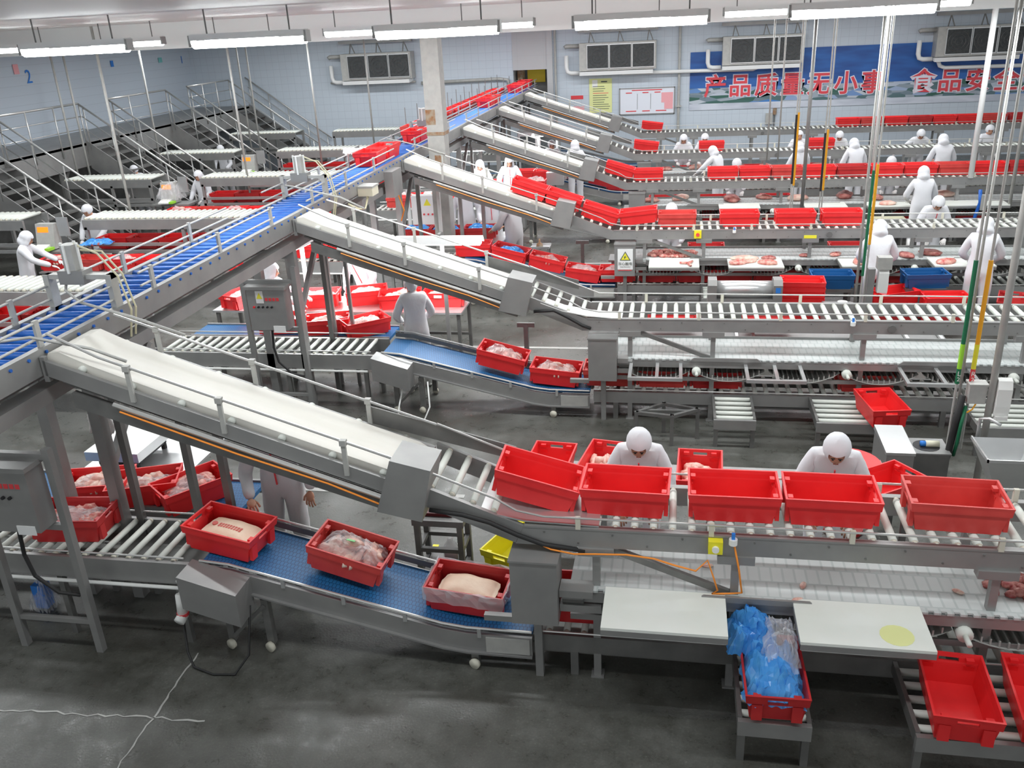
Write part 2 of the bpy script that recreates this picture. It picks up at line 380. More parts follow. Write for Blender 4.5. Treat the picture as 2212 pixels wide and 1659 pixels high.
# posters
ps = thing('poster', 'tall pale yellow notice sheet with printed lines on the tiled wall', 'poster', (-2.6, YW-.02, 0))
MB().box(-.38, .38, 0, .01, 1.68, 2.78).build('sheet', 'paper_yellow', ps)
for k in range(11):
    wd = rnd.uniform(.32, .58); MB().box(-.26, -.26+wd, -.004, 0, 2.52-k*.072, 2.538-k*.072).build('text_line', 'banner_red' if k in (3,) else 'ink', ps)
MB().box(.02, .22, -.004, 0, 2.66, 2.70).build('title_line', 'ink', ps)
MB().box(-.28, -.1, -.004, 0, 2.50, 2.74).build('sticker', 'white_plastic', ps)
wbd = thing('notice_board', 'white notice board with red printing and pink slips on the tiled wall', 'board', (-1.05, YW-.04, 0))
MB().box(-.9, .9, 0, .02, 1.6, 2.42).build('panel', 'paper_white', wbd)
MB().box(-.92, .92, -.01, .03, 2.41, 2.44).box(-.92, .92, -.01, .03, 1.58, 1.61).box(-.92, -.89, -.01, .03, 1.58, 2.44).box(.89, .92, -.01, .03, 1.58, 2.44).build('frame', 'steel', wbd)
for x0, x1, z in ((-.5, .5, 2.35), (-.7, -.5, 2.27), (-.15, .05, 2.27), (.25, .45, 2.27), (-.7, -.35, 1.68), (-.15, .1, 1.68), (.3, .65, 1.68)):
    MB().box(x0, x1, -.008, 0, z, z+.03).build('print_line', 'wall_red', wbd)
for x in (-.32, .12): MB().box(x, x+.01, -.006, 0, 1.75, 2.25).build('rule_line', 'ink', wbd)
MB().box(.48, .86, -.008, 0, 1.95, 2.27).box(.58, .86, -.008, 0, 1.74, 1.95).build('pink_slip', 'pink', wbd)
for x, z, wd, hh, mt, lab in ((-3.4, 2.2, .42, .12, 'wall_red', 'small red lettering strip on the wall left of the yellow notice'), (-3.35, 1.85, .38, .12, 'pink', 'pale pink label on the wall low beside the yellow notice'), (-3.3, 1.46, .26, .16, 'pink', 'small square pink label on the wall under the yellow notice')):
    MB().box(-wd/2, wd/2, 0, .006, -hh/2, hh/2).build('wall_label', mt, None, loc=(x, YW-.01, z), label=lab, cat='label')

# evaporator coolers on the back wall
def cooler():
    t = thing('air_cooler', '', 'cooler')
    MB().box(-1.25, 1.25, 0, .5, 0, .86).build('casing', 'galv', t)
    for k in range(3):
        x = -.98+k*.74
        f = MB().box(x, x+.68, -.02, .0, .08, .78).build('fan_panel', 'fan_dark', t)
        q = MB()
        for r in (.1, .2, .3):
            q.path([(x+.34+r*math.cos(a*math.pi/10), -.035, .43+r*math.sin(a*math.pi/10)) for a in range(21)], .006, 4)
        q.build('grille', 'steel_dark', f)
        MB().box(x-.02, x, -.04, .0, .06, .8).box(x+.68, x+.70, -.04, .0, .06, .8).box(x-.02, x+.7, -.04, .0, .78, .81).box(x-.02, x+.7, -.04, .0, .05, .08).build('fan_frame', 'steel_bright', t)
    MB().prism_x([(-.04, -.02), (.5, -.02), (.5, -.1), (-.02, -.14)], -1.25, 1.15).build('drip_tray', 'white_paint', t)
    MB().path([(-1.25, .2, .78), (-1.7, .2, .78), (-1.75, .2, .74)], .07, 10).build('inlet_pipe', 'galv', t, True)
    MB().path([(-1.7, .22, .5), (-1.7, .22, .1), (-1.66, .22, -.02), (-1.55, .22, -.06), (-1.28, .22, -.06)], .07, 10).build('outlet_pipe', 'white_paint', t, True)
    MB().box(-1.3, 1.3, .1, .22, 1.18, 1.28).build('hanger_beam', 'steel', t)
    for x in (-.95, .0, .95): MB().bar((x, .16, .84), (x+.06, .16, 1.2), .03).bar((x+.2, .16, .84), (x+.06, .16, 1.2), .03).build('hanger', 'steel_dark', t)
    return t
c0 = cooler()
for k, (x, lab) in enumerate(((-10.25, 'wall air cooler with three dark fans left of the square column'), (-2.0, 'wall air cooler with three dark fans above the yellow notice'), (2.6, 'wall air cooler with three dark fans over the start of the banner'), (9.0, 'wall air cooler with three dark fans over the far banner words'))):
    c_ = c0 if k == 0 else copy_tree(c0)
    c_.location = (x, 30.78, 3.06 if k else 3.06); c_['label'] = lab; c_['group'] = 'air coolers on the tiled wall'
# pipes along the back wall
def pipe(name, lab, pts, r, m_='white_paint'):
    return MB().path(pts, r, 10).build(name, m_, None, True, label=lab, cat='pipe')
pipe('drain_pipe', 'white drain pipe running along the wall across the banner start', [(-1.95, 31.1, 2.99), (-1.85, 31.1, 2.93), (2.35, 31.1, 2.90), (2.55, 31.1, 2.98), (2.6, 31.1, 3.1)], .06)
pipe('drain_pipe', 'white drain pipe under the cooler at the far banner words', [(7.9, 31.1, 3.0), (8.0, 31.1, 2.78), (8.15, 31.1, 2.72), (10.9, 31.1, 2.70)], .06)
pipe('drain_pipe', 'horizontal grey pipe between the square column and the hatch', [(-8.8, 31.2, 2.86), (-6.05, 31.2, 2.9), (-5.75, 31.2, 2.86), (-5.68, 31.2, 2.5)], .06, 'galv')
pipe('drain_pipe', 'thin pipe below the cooler left of the square column', [(-12.1, 31.2, 2.98), (-9.0, 31.2, 2.92)], .04, 'galv')
MB().tube((0, 31.2, 0), (0, 31.2, 4.9), .045, 8).box(-.09, .09, 31.12, 31.28, 1.8, 1.84).build('riser_pipe', 'galv', None, label='vertical grey riser pipe on the wall between notice board and banner', cat='pipe')
MB().tube((-4.1, 31.2, 0), (-4.1, 31.2, 4.9), .04, 8).build('riser_pipe', 'galv', None, label='vertical pipe beside the hatch in the tiled wall', cat='pipe')
jb = thing('junction_box', 'grey junction box with orange plug on the wall under the banner', 'box', (2.95, 31.2, 1.15))
MB().box(-.11, .11, 0, .1, 0, .35).build('body', 'galv', jb); MB().tube((.17, .05, .3), (.17, .05, .5), .06, 10).build('plug', 'rust', jb); MB().tube((.17, .05, -.2), (.17, .05, .3), .02, 6).build('cable', 'steel_dark', jb)

# ------------------------------------------------------------------ lamps
def fixture():
    t = thing('fluorescent_lamp', '', 'lamp')
    MB().box(-.62, .62, -.07, .07, .05, .11).build('housing', 'white_paint', t)
    q = MB(); n = 10
    prof = [(.065*math.cos(math.pi+math.pi*k/n), .045+.075*math.sin(math.pi+math.pi*k/n)) for k in range(n+1)]
    q.prism_x(prof, -.61, .61).build('tube_bloom', 'tube_glow', t, True)  # glowing body made thicker than the tubes, their bloom built into its shape
    for x in (-.45, .45): MB().tube((x, 0, .11), (x, 0, .34), .008, 6).build('rod', 'steel_dark', t)
    MB().box(-.64, -.61, -.06, .06, -.01, .1).box(.61, .64, -.06, .06, -.01, .1).build('end_cap', 'steel', t)
    return t
f0 = fixture(); first = True
for row, (y, x0, n, lab) in enumerate(((9.0, -8.25, 7, 'long fluorescent lamp hung under the ceiling, row over the sixth line aisle'), (13.7, -10.6, 9, 'long fluorescent lamp hung under the ceiling, row before the white cross beam'))):
    for k in range(n):
        f_ = f0 if first else copy_tree(f0); first = False
        f_.location = (x0+1.97*k, y, 4.69); f_['label'] = lab; f_['group'] = 'lamps row %d' % (row+1)
def work_lamp(name, lab, loc, ln, rz=0, tilt=0, power=60, chain=True):
    t = thing(name, lab, 'lamp', loc, rz)
    q = MB(); q.prism_x([(-.11, .0), (-.05, .09), (.05, .09), (.11, .0), (.10, -.005), (.045, .075), (-.045, .075), (-.10, -.005)], -ln/2, ln/2)
    q.build('reflector', 'white_paint', t)
    for y in (-.045, .045): MB().tube((-ln/2+.03, y, .0), (ln/2-.03, y, .0), .028, 10).build('tube', 'lamp_glow', t, True)
    if chain:
        MB().box(-.025, .025, .12, .17, -loc[2], .12).build('post', 'steel', t); MB().box(-.02, .02, 0, .15, .085, .12).build('arm', 'steel', t)
    area((loc[0], loc[1], loc[2]-.05), ln, .2, power, (0, 0, rz))
    return t
work_lamp('work_lamp', 'bright work lamp on a post above the packing table of the fifth line', (-3.25, 11.75, 1.95), 1.25, 0, R(-12), 18)
work_lamp('work_lamp', 'bright work lamp on a post above two hooded workers of the third line', (-4.78, 20.6, 2.0), 1.15, 0, 0, 60)
work_lamp('work_lamp', 'bright double work lamp standing end-on under the trunk conveyor', (-5.6, 12.7, 1.75), 1.0, R(80), 0, 75)
work_lamp('work_lamp', 'short bright work lamp left of the trunk near the roller tables', (-7.05, 19.2, 2.2), .55, 0, 0, 15)
work_lamp('work_lamp', 'small bright work lamp beside the capped worker of the second line', (-3.75, 25.0, 1.75), .5, R(40), 0, 15)
# ------------------------------------------------------------------ trunk conveyor (blue rollers, then blue belt)
TX0, TX1, TZ = -5.34, -4.79, 2.62
tr = thing('trunk_conveyor', 'raised trunk conveyor with blue rollers and blue belt crossing the hall', 'conveyor', (-5.3, 10, 0))
def T(x, y, z): return (x+5.3, y-10, z)
q = MB(); q.box(TX1+5.3, TX1+5.36, -8.5, 21.3, TZ-.17, TZ+.03).build('right_rail', 'steel', tr)
MB().box(TX0+5.24, TX0+5.3, -8.5, 21.3, TZ-.17, TZ+.03).build('left_rail', 'steel', tr)
MB().box(TX1+5.16, TX1+5.32, -8.5, 21.3, TZ-.42, TZ-.30).build('lower_beam', 'steel', tr)
MB().box(TX0+5.28, TX0+5.44, -8.5, 21.3, TZ-.42, TZ-.30).build('lower_beam', 'steel', tr)
MB().box(TX0+5.3, TX1+5.3, -8.5, 21.3, TZ-.12, TZ-.1).build('pan', 'galv', tr)
rme = MB().tube((TX0+5.3, 0, 0), (TX1+5.3, 0, 0), .036, 10).mesh('roller', 'blue_roller', True)
for k in range(82): link('roller', rme, tr, (0, -6.5+k*.165, TZ-.01))
MB().box(TX0+5.32, TX1+5.28, 6.75, 21.3, TZ-.02, TZ+.015).build('belt', 'blue_belt_flat', tr)
for x, off in ((TX1+5.33, 0), (TX0+5.27, .5)):
    for a, b in ((-8.5, -3.2), (-3.0, -.1), (.9, 4.8), (5.9, 9.3), (10.2, 21.2)):
        MB().tube((x, a, TZ+.22), (x, b, TZ+.22), .011, 6).build('guide_rod', 'galv', tr)
        MB().tube((x, a, TZ+.10), (x, b, TZ+.10), .011, 6).build('guide_rod', 'galv', tr)
        y = a+.2+off
        while y < b:
            MB().box(x-.012, x+.012, y-.025, y+.025, TZ-.02, TZ+.24).build('rod_post', 'galv', tr); y += 1.3
bq = MB()
for k in range(70): bq.tube((TX1+5.355, -8+k*.2, TZ-.01), (TX1+5.372, -8+k*.2, TZ-.01), .014, 6)
bq.build('bolt_row', 'blue_roller', tr, kind='stuff')
for y in (-3.9, .35, 5.0, 9.7, 14.2, 18.6):
    for x in (TX0+5.33, TX1+5.27):
        MB().box(x-.05, x+.05, y-.05, y+.05, 0, TZ-.42).build('leg', 'steel', tr)
    MB().box(TX0+5.3, TX1+5.3, y-.04, y+.04, TZ-.52, TZ-.42).build('cross_beam', 'steel', tr)
    MB().bar((TX1+5.27, y, TZ-1.3), (TX1+5.27, y+.9, TZ-.44), .06).build('brace', 'steel', tr)
# portal frames straddling the trunk with a pusher cylinder
def pusher(y, lab):
    t = thing('crate_pusher', lab, 'machine', (-5.3, y, TZ))
    for x_ in (TX1+5.30, TX0+5.25): MB().box(x_, x_+.05, -.05, .05, -.05, .32).build('upright', 'galv', t)
    MB().box(TX0+5.25, TX1+5.35, -.04, .04, .28, .32).build('cross_bar', 'galv', t)
    MB().tube((.2, 0, .34), (.2, 0, .58), .075, 8).build('cylinder', 'galv', t)
    for a in range(4): MB().box(0.2+.075*math.cos(a*1.57)-.01, 0.2+.075*math.cos(a*1.57)+.01, .075*math.sin(a*1.57)-.01, .075*math.sin(a*1.57)+.01, .34, .59).build('tie_rod', 'white_plastic', t)
    MB().box(.08, .32, -.07, .07, .24, .36).build('bracket', 'steel', t)
    for s in (0, .07): MB().path([(.25, s, .58-s), (.45, .0+s, .5), (.6, s, .3), (.66, s, .0), (.6, s, -.25)], .009, 6).build('air_hose', 'hose_cream', t)
    return t
pusher(6.62, 'grey pneumatic crate pusher on a frame over the trunk, first past the sixth line')
pusher(11.6, 'grey pneumatic crate pusher on a frame over the trunk past the fifth line')
pusher(18.0, 'grey pneumatic crate pusher on a frame over the trunk beside the square column')
def bent_guide(lab, pts):
    MB().path(pts, .012, 6).build('deflector_rod', 'galv', None, True, label=lab, cat='rod')
bent_guide('bent steel guide rod curving off the trunk onto the sixth line belt', [(-5.3, 6.75, 2.86), (-5.1, 6.45, 2.84), (-4.78, 6.18, 2.82), (-4.3, 6.12, 2.72), (-3.9, 6.18, 2.55)])
bent_guide('low bent guide rod crossing the trunk toward the near belt edge of the sixth line', [(-5.25, 5.05, 2.84), (-5.1, 5.15, 2.8), (-4.95, 5.3, 2.78), (-4.75, 5.5, 2.76), (-4.3, 5.55, 2.66), (-4.05, 5.58, 2.55)])
bent_guide('bent steel guide rod curving off the trunk onto the fifth line belt', [(-5.25, 11.4, 2.84), (-5.0, 11.15, 2.86), (-4.78, 10.95, 2.86), (-4.3, 10.95, 2.75), (-4.0, 10.96, 2.6)])
bent_guide('bent steel guide rod curving off the trunk onto the fourth line belt', [(-5.25, 16.0, 2.86), (-4.95, 15.8, 2.84), (-4.5, 15.72, 2.74), (-4.1, 15.72, 2.6)])

# second crate conveyor left of the trunk
t2 = thing('feeder_conveyor', 'narrow feeder conveyor left of the trunk carrying a row of red crates', 'conveyor', (-5.78, 25, 0.1))
for x in (-.3, .27): MB().box(x, x+.03, -5.9, 6.2, 2.24, 2.38).build('side_rail', 'steel', t2)
MB().box(-.27, .27, -5.9, 6.2, 2.35, 2.385).build('belt', 'belt_blue', t2)
for x in (-.3, .3):
    MB().tube((x, -5.9, 2.56), (x, 6.2, 2.56), .011, 6).build('guide_rod', 'galv', t2)
    for k in range(12): MB().tube((x, -5+k, 2.3), (x, -5+k, 2.95), .009, 5).build('rod_post', 'steel_dark', t2)
for y in (-4.6, -.5, 3.6):
    for x in (-.25, .25): MB().box(x-.03, x+.03, y-.03, y+.03, -.1, 2.24).build('leg', 'steel', t2)

# ------------------------------------------------------------------ the six lines (one pattern, set out at six depths)
Y0 = {1: 5.5, 2: 10.3, 3: 15.05, 4: 19.65, 5: 23.85, 6: 28.2}
XE = {1: 3.2, 2: 4.9, 3: 6.4, 4: 8.0, 5: 9.4, 6: 10.8}
ORD = {1: 'sixth', 2: 'fifth', 3: 'fourth', 4: 'third', 5: 'second', 6: 'first'}
PITCH = .137
def roller_mesh(key, ln, r=.028, caps=True):
    def f():
        q = MB(); q.tube((0, .03, 0), (0, ln-.03, 0), r, 10); q.cur = 1
        q.tube((0, 0, 0), (0, .03, 0), r*.86, 8); q.tube((0, ln-.03, 0), (0, ln, 0), r*.86, 8)
        return q.mesh('roller', ['white_roller', 'beige'], True)
    return shared(key, f)
def upper_deck(i):
    t = thing('roller_conveyor', 'steel conveyor of white rollers, upper deck of the %s line from the banner wall' % ORD[i], 'conveyor', (0, Y0[i], 0), 0, 'upper roller decks')
    xe = XE[i]; K = ('ud', i)
    for nm, y in (('front_rail', 0), ('back_rail', .66)):
        q = MB(); q.prism_y([(-1.05, 1.335), (xe, 1.335), (xe, 1.185), (-1.12, 1.185)], y, y+.04)
        q.prism_y([(-1.86, 1.655), (-1.05, 1.335), (-1.12, 1.19), (-1.86, 1.49)], y+.002, y+.038)
        q.box(-1.05, xe, y-.004, y+.05, 1.33, 1.345)
        q.build(nm, 'steel', t)
    q = MB(); x = -.9
    while x < xe:
        q.tube((x, -.008, 1.30), (x, 0, 1.30), .008, 6); q.tube((x+.25, -.008, 1.22), (x+.25, 0, 1.22), .008, 6); x += .5
    q.build('bolt_row', 'steel_dark', t, kind='stuff')
    MB().tube((2.5, -.02, 1.25), (2.5, 0, 1.25), .05, 8).build('bearing', 'steel_dark', t)
    rm = roller_mesh('r_up', .62)
    n = int((xe+.95)/PITCH)
    for k in range(n): link('roller', rm, t, (-.93+k*PITCH, .04, 1.325))
    for k in range(5):
        x = -1.75+k*.155; link('roller', rm, t, (x, .04, 1.655-(x+1.86)*.395-.012))
    # guide rods with holders
    MB().path([(-1.85, .0, 1.80), (-1.25, .0, 1.56), (-1.1, .0, 1.47), (-.9, .0, 1.43), (xe, .0, 1.42)], .009, 6).build('guide_rod', 'steel_rail', t)
    MB().path([(-1.85, .69, 1.82), (-1.2, .69, 1.56), (-.95, .69, 1.46), (xe, .69, 1.43)], .009, 6).build('guide_rod', 'steel_rail', t)
    hm = shared('hold', lambda: MB().box(-.018, .018, -.014, .014, 0, .1).mesh('rod_holder', 'beige'))
    x = -.65
    while x < xe: link('rod_holder', hm, t, (x, .008, 1.335)); link('rod_holder', hm, t, (x+.3, .685, 1.345)); x += .95
    xs = [x for x in (-.52, .48, 2.21, 3.97, 5.72, 7.47, 9.2) if x < xe]
    lm = shared('leg_u', lambda: MB().box(-.028, .028, -.028, .028, 0, 1.13).box(-.05, .05, -.05, .05, 0, .012).mesh('leg', 'steel'))
    cm = shared('cap_u', lambda: MB().box(-.13, .13, -.05, .04, 1.12, 1.185).mesh('leg_cap', 'steel'))
    for x in xs:
        for y in (.03, .68):
            link('leg', lm, t, (x, y, 0)); link('leg_cap', cm, t, (x, y, 0))
    MB().bar((-.42, .03, 1.17), (.48, .03, .83), .035, .05).build('brace', 'steel_dark', t)
    return t
def incline(i):
    t = thing('belt_conveyor', 'inclined white belt conveyor from the trunk down to the %s line from the banner wall' % ORD[i], 'conveyor', (-4.72, Y0[i], 0), 0, 'inclined white belts')
    K = lambda x: 2.62-(x)*.338                 # belt top height over local x
    def beltmesh():
        q = MB(); top = [(0, 2.56), (.03, 2.61), (.12, 2.62), (.35, K(.35)+.015), (1.0, K(1.0)), (2.74, K(2.74)), (2.80, K(2.8)-.02), (2.82, K(2.82)-.06), (2.78, K(2.78)-.1)]
        bot = [(1.0, K(1.0)-.1), (.3, K(.3)-.1), (.05, 2.52)]
        return q.prism_y(top+bot, .07, .61).mesh('belt', 'belt_white')
    link('belt', shared('inc_belt', beltmesh), t)
    for nm, y in (('front_rail', 0), ('back_rail', .66)):
        link(nm, shared('inc'+nm, lambda y=y, nm=nm: MB().prism_y([(.02, K(0)-.045), (2.84, K(2.84)-.045), (2.84, K(2.84)-.17), (.02, K(0)-.17)], y, y+.04).box(0, .04, y, y+.04, 2.4, 2.6).mesh(nm, 'steel')), t)
    link('lower_channel', shared('inc_lc', lambda: MB().prism_y([(.2, K(.2)-.24), (2.8, K(2.8)-.22), (2.8, K(2.8)-.32), (.2, K(.2)-.36)], 0, .06).prism_y([(.2, K(.2)-.24), (2.8, K(2.8)-.22), (2.8, K(2.8)-.32), (.2, K(.2)-.36)], .62, .68).mesh('lower_channel', 'steel_dark')), t)
    link('return_pan', shared('inc_pan', lambda: MB().prism_y([(.1, K(.1)-.2), (2.8, K(2.8)-.2), (2.8, K(2.8)-.22), (.1, K(.1)-.22)], .06, .62).mesh('return_pan', 'steel_dark')), t)
    link('conduit', shared('inc_cond', lambda: MB().tube((.55, -.02, K(.55)-.2), (2.75, -.02, K(2.75)-.2), .02, 8).mesh('conduit', 'steel_rail')), t)
    wm = shared('inc_wire', lambda: MB().path([(.6, -.035, K(.6)-.235), (1.5, -.035, K(1.5)-.25), (2.2, -.035, K(2.2)-.235), (2.75, -.035, K(2.75)-.27)], .008, 5).mesh('cable', 'orange'))
    link('cable', wm, t)
    cm = shared('inc_roll', lambda: MB().tube((0, .045, 0), (0, .655, 0), .03, 10).mesh('carrier_roller', 'white_roller', True))
    for k in range(7): link('carrier_roller', cm, t, (.3+k*.385, 0, K(.3+k*.385)-.035))
    pm = shared('inc_post', lambda: MB().box(-.018, .018, -.01, .01, -.12, .15).box(-.025, .025, -.02, .02, .13, .175).mesh('rod_post', 'galv'))
    for x in (.72, 1.42, 2.35): link('rod_post', pm, t, (x, -.01, K(x)))
    for x in (.55, 1.35, 2.3): link('rod_post', pm, t, (x, .71, K(x)))
    link('guide_rod', shared('inc_rod', lambda: MB().path([(.1, .02, K(.1)+.2), (.5, .0, K(.5)+.16), (2.86, 0, K(2.86)+.155)], .011, 6).mesh('guide_rod', 'steel_rail')), t)
    link('guide_rod', shared('inc_rod2', lambda: MB().path([(.2, .7, K(.2)+.16), (2.86, .7, K(2.86)+.155)], .011, 6).mesh('guide_rod', 'steel_rail')), t)
    link('drive_box', shared('inc_box', lambda: MB().prism_y([(2.73, 1.90), (3.03, 1.83), (2.93, 1.40), (2.59, 1.47)], -.12, .22).mesh('drive_box', 'steel')), t)
    link('end_plate', shared('inc_end', lambda: MB().prism_y([(2.3, K(2.3)+.1), (3.5, 1.62), (3.5, 1.5), (2.3, K(2.3)-.05)], .72, .735).mesh('end_plate', 'steel_dark')), t)
    lm = shared('inc_leg', lambda: MB().box(-.03, .03, -.03, .03, 0, 1).mesh('leg', 'steel_dark'))
    for x in ((.05, .63, .95) if i == 1 else (.05,)):
        for y in (.65,):
            o = link('leg', lm, t, (x, y, 0)); o.scale = (1, 1, K(x)-.34)
    return t
def white_belt(i):
    t = thing('meat_belt', 'white modular belt with steel skirts under the upper deck, %s line from the banner wall' % ORD[i], 'conveyor', (0, Y0[i], 0), 0, 'white meat belts')
    xe = XE[i]
    MB().box(-.72, xe, -.04, .72, .835, .85).build('belt', 'belt_module', t)
    MB().box(-.72, xe, -.055, -.04, .74, .83).build('front_skirt', 'steel', t)
    MB().box(-.72, xe, .72, .735, .74, .88).build('back_skirt', 'steel', t)
    q = MB(); x = -.55
    while x < xe: q.box(x, x+.045, -.062, -.04, .832, .85); x += .085
    q.build('edge_links', 'belt_module', t, kind='stuff')
    # sagging return belt with flights, carried by white discs
    x = -.6; k = 0
    while x < xe-.9:
        ln = .82 if k % 2 == 0 else .86
        q = MB(); n = 14; pts = [(x+ln*j/n, .70-.14*math.sin(math.pi*j/n)**.8 if 0 < j < n else .70) for j in range(n+1)]
        vs = [(px_, y, z) for px_, z in pts for y in (-.04, .6)]
        q.add(vs, [(2*j, 2*j+1, 2*j+3, 2*j+2) for j in range(n)])
        for j in range(1, n): q.box(pts[j][0]-.006, pts[j][0]+.006, -.03, .59, pts[j][1], pts[j][1]+.05)
        q.build('return_belt', 'galv', t)
        x += ln+.02 if k % 2 == 0 else ln+.05; k += 1
    dm = shared('disc', lambda: MB().tube((0, -.10, 0), (0, -.02, 0), .055, 14).tube((0, -.2, 0), (0, -.1, 0), .02, 8).mesh('idler_disc', 'white_roller', True))
    for x in (.29, 2.04, 3.87, 5.6, 7.35, 9.1):
        if x < xe: link('idler_disc', dm, t, (x, 0, .70))
    MB().box(-.72, xe, -.02, .0, .55, .60).build('lower_rail', 'steel', t)
    for x in (.2, 2.6, 4.4, 6.2):
        if x < xe: MB().prism_y([(x, .83), (x+.06, .875), (x+.8, .875), (x+.86, .83)], -.075, -.055).build('splash_plate', 'steel', t)
    return t
def lower_deck(i):
    t = thing('roller_conveyor', 'low conveyor of white rollers under the meat belt of the %s line from banner wall' % ORD[i], 'conveyor', (0, Y0[i], 0), 0, 'low roller decks')
    xe = XE[i]
    MB().box(-.98, xe, .0, .04, .22, .37).build('front_rail', 'steel_dark' if i == 1 else 'steel', t)
    MB().box(-.98, xe, .62, .66, .22, .37).build('back_rail', 'steel', t)
    MB().box(-.98, xe, .06, .6, .16, .18).build('pan', 'steel_dark', t)
    MB().tube((-.98, .0, .40), (xe, .0, .40), .008, 6).build('guide_rod', 'steel_rail', t)
    rm = roller_mesh('r_low', .58)
    for k in range(int((xe+.9)/PITCH)): link('roller', rm, t, (-.9+k*PITCH, .04, .355))
    lm = shared('leg_low', lambda: MB().box(-.03, .03, -.03, .03, 0, .22).mesh('leg', 'steel_dark'))
    x = -.7
    while x < xe:
        for y in (.03, .63): link('leg', lm, t, (x, y, 0))
        x += 1.3
    return t
def left_deck(i):
    t = thing('roller_conveyor', 'packing roller conveyor feeding the blue belt of the %s line from the banner wall' % ORD[i], 'conveyor', (-3.8, Y0[i], 0), 0, 'packing roller conveyors')
    for y in (0, .64): MB().box(-3.2, -.05, y, y+.04, .60, .80).build('side_rail', 'steel', t)
    MB().box(-3.2, -.05, .04, .64, .61, .63).build('pan', 'steel_dark', t)
    rm = roller_mesh('r_left', .60, .026)
    for k in range(22): link('roller', rm, t, (-3.1+k*PITCH, .04, .79))
    for y, z in ((.02, .845), (.66, .87)): MB().tube((-3.2, y, z), (-.1, y, z), .008, 6).build('guide_rod', 'steel_rail', t)
    MB().tube((-3.2, -.03, .585), (-.15, -.03, .585), .016, 8).build('conduit', 'white_plastic', t)
    for x in (-2.6, -1.3, -.2):
        for y in (.03, .64): MB().box(x-.025, x+.025, y-.025, y+.025, 0, .6).build('leg', 'steel_dark', t)
    return t
def blue_belt(i):
    t = thing('belt_conveyor', 'blue modular belt conveyor sloping down into the %s line from the banner wall' % ORD[i], 'conveyor', (-3.75, Y0[i], 0), 0, 'sloping blue belts')
    prof = [(0, .82), (.25, .80), (.45, .75), (2.0, .375), (2.2, .35), (2.72, .345)]
    def under(d): return [(x, z-d) for x, z in reversed(prof)]
    link('belt', shared('bb', lambda: MB().prism_y(prof+under(.025), .05, .63).mesh('belt', 'belt_blue')), t)
    for nm, y in (('front_rail', 0), ('back_rail', .64)):
        link(nm, shared('bb'+nm, lambda y=y, nm=nm: MB().prism_y([(x, z-.03) for x, z in prof]+under(.2), y, y+.04).prism_y([(x, z-.19) for x, z in prof]+under(.205), y-.03, y+.04).mesh(nm, 'steel')), t)
    for y, h in ((.0, .03), (.67, .09)):
        link('guide_rod', shared(('bbr', y), lambda y=y, h=h: MB().path([(x, y, z+h) for x, z in prof], .011, 6).mesh('guide_rod', 'steel_rail')), t)
    link('back_guard', shared('bbg', lambda: MB().prism_y([(x, z+.07) for x, z in prof]+under(-.015), .655, .67).mesh('back_guard', 'steel_dark')), t)
    hm = shared('bbh', lambda: MB().box(-.015, .015, -.012, .012, -.05, .03).mesh('rod_holder', 'steel_bright'))
    for x in (.7, 1.2, 1.7, 2.3): link('rod_holder', hm, t, (x, 0, .69-(x-.7)*.242 if x < 2.1 else .345))
    link('drive_box', shared('bbx', lambda: MB().prism_y([(-.06, .86), (.42, .72), (.42, .42), (-.06, .56)], -.26, .0).mesh('drive_box', 'steel')), t)
    lm = shared('bbl', lambda: MB().box(-.03, .03, -.03, .03, .1, 1).mesh('leg', 'steel_dark'))
    wm = shared('bbw', lambda: MB().tube((-.015, 0, 0), (.015, 0, 0), .045, 14).mesh('caster', 'beige', True))
    for x, z in ((.15, .6), (.5, .5), (2.25, .15)):
        for y in (.03, .65):
            o = link('leg', lm, t, (x, y, 0)); o.scale = (1, 1, z); link('caster', wm, t, (x, y-.05 if y < .3 else y, .045), (0, 0, R(70)))
    MB().bar((.18, .0, .12), (.5, .0, .45), .03).build('brace', 'steel_dark', t)
    MB().box(2.35, 2.7, -.01, 0, .16, .30).build('end_cover', 'galv', t)
    return t
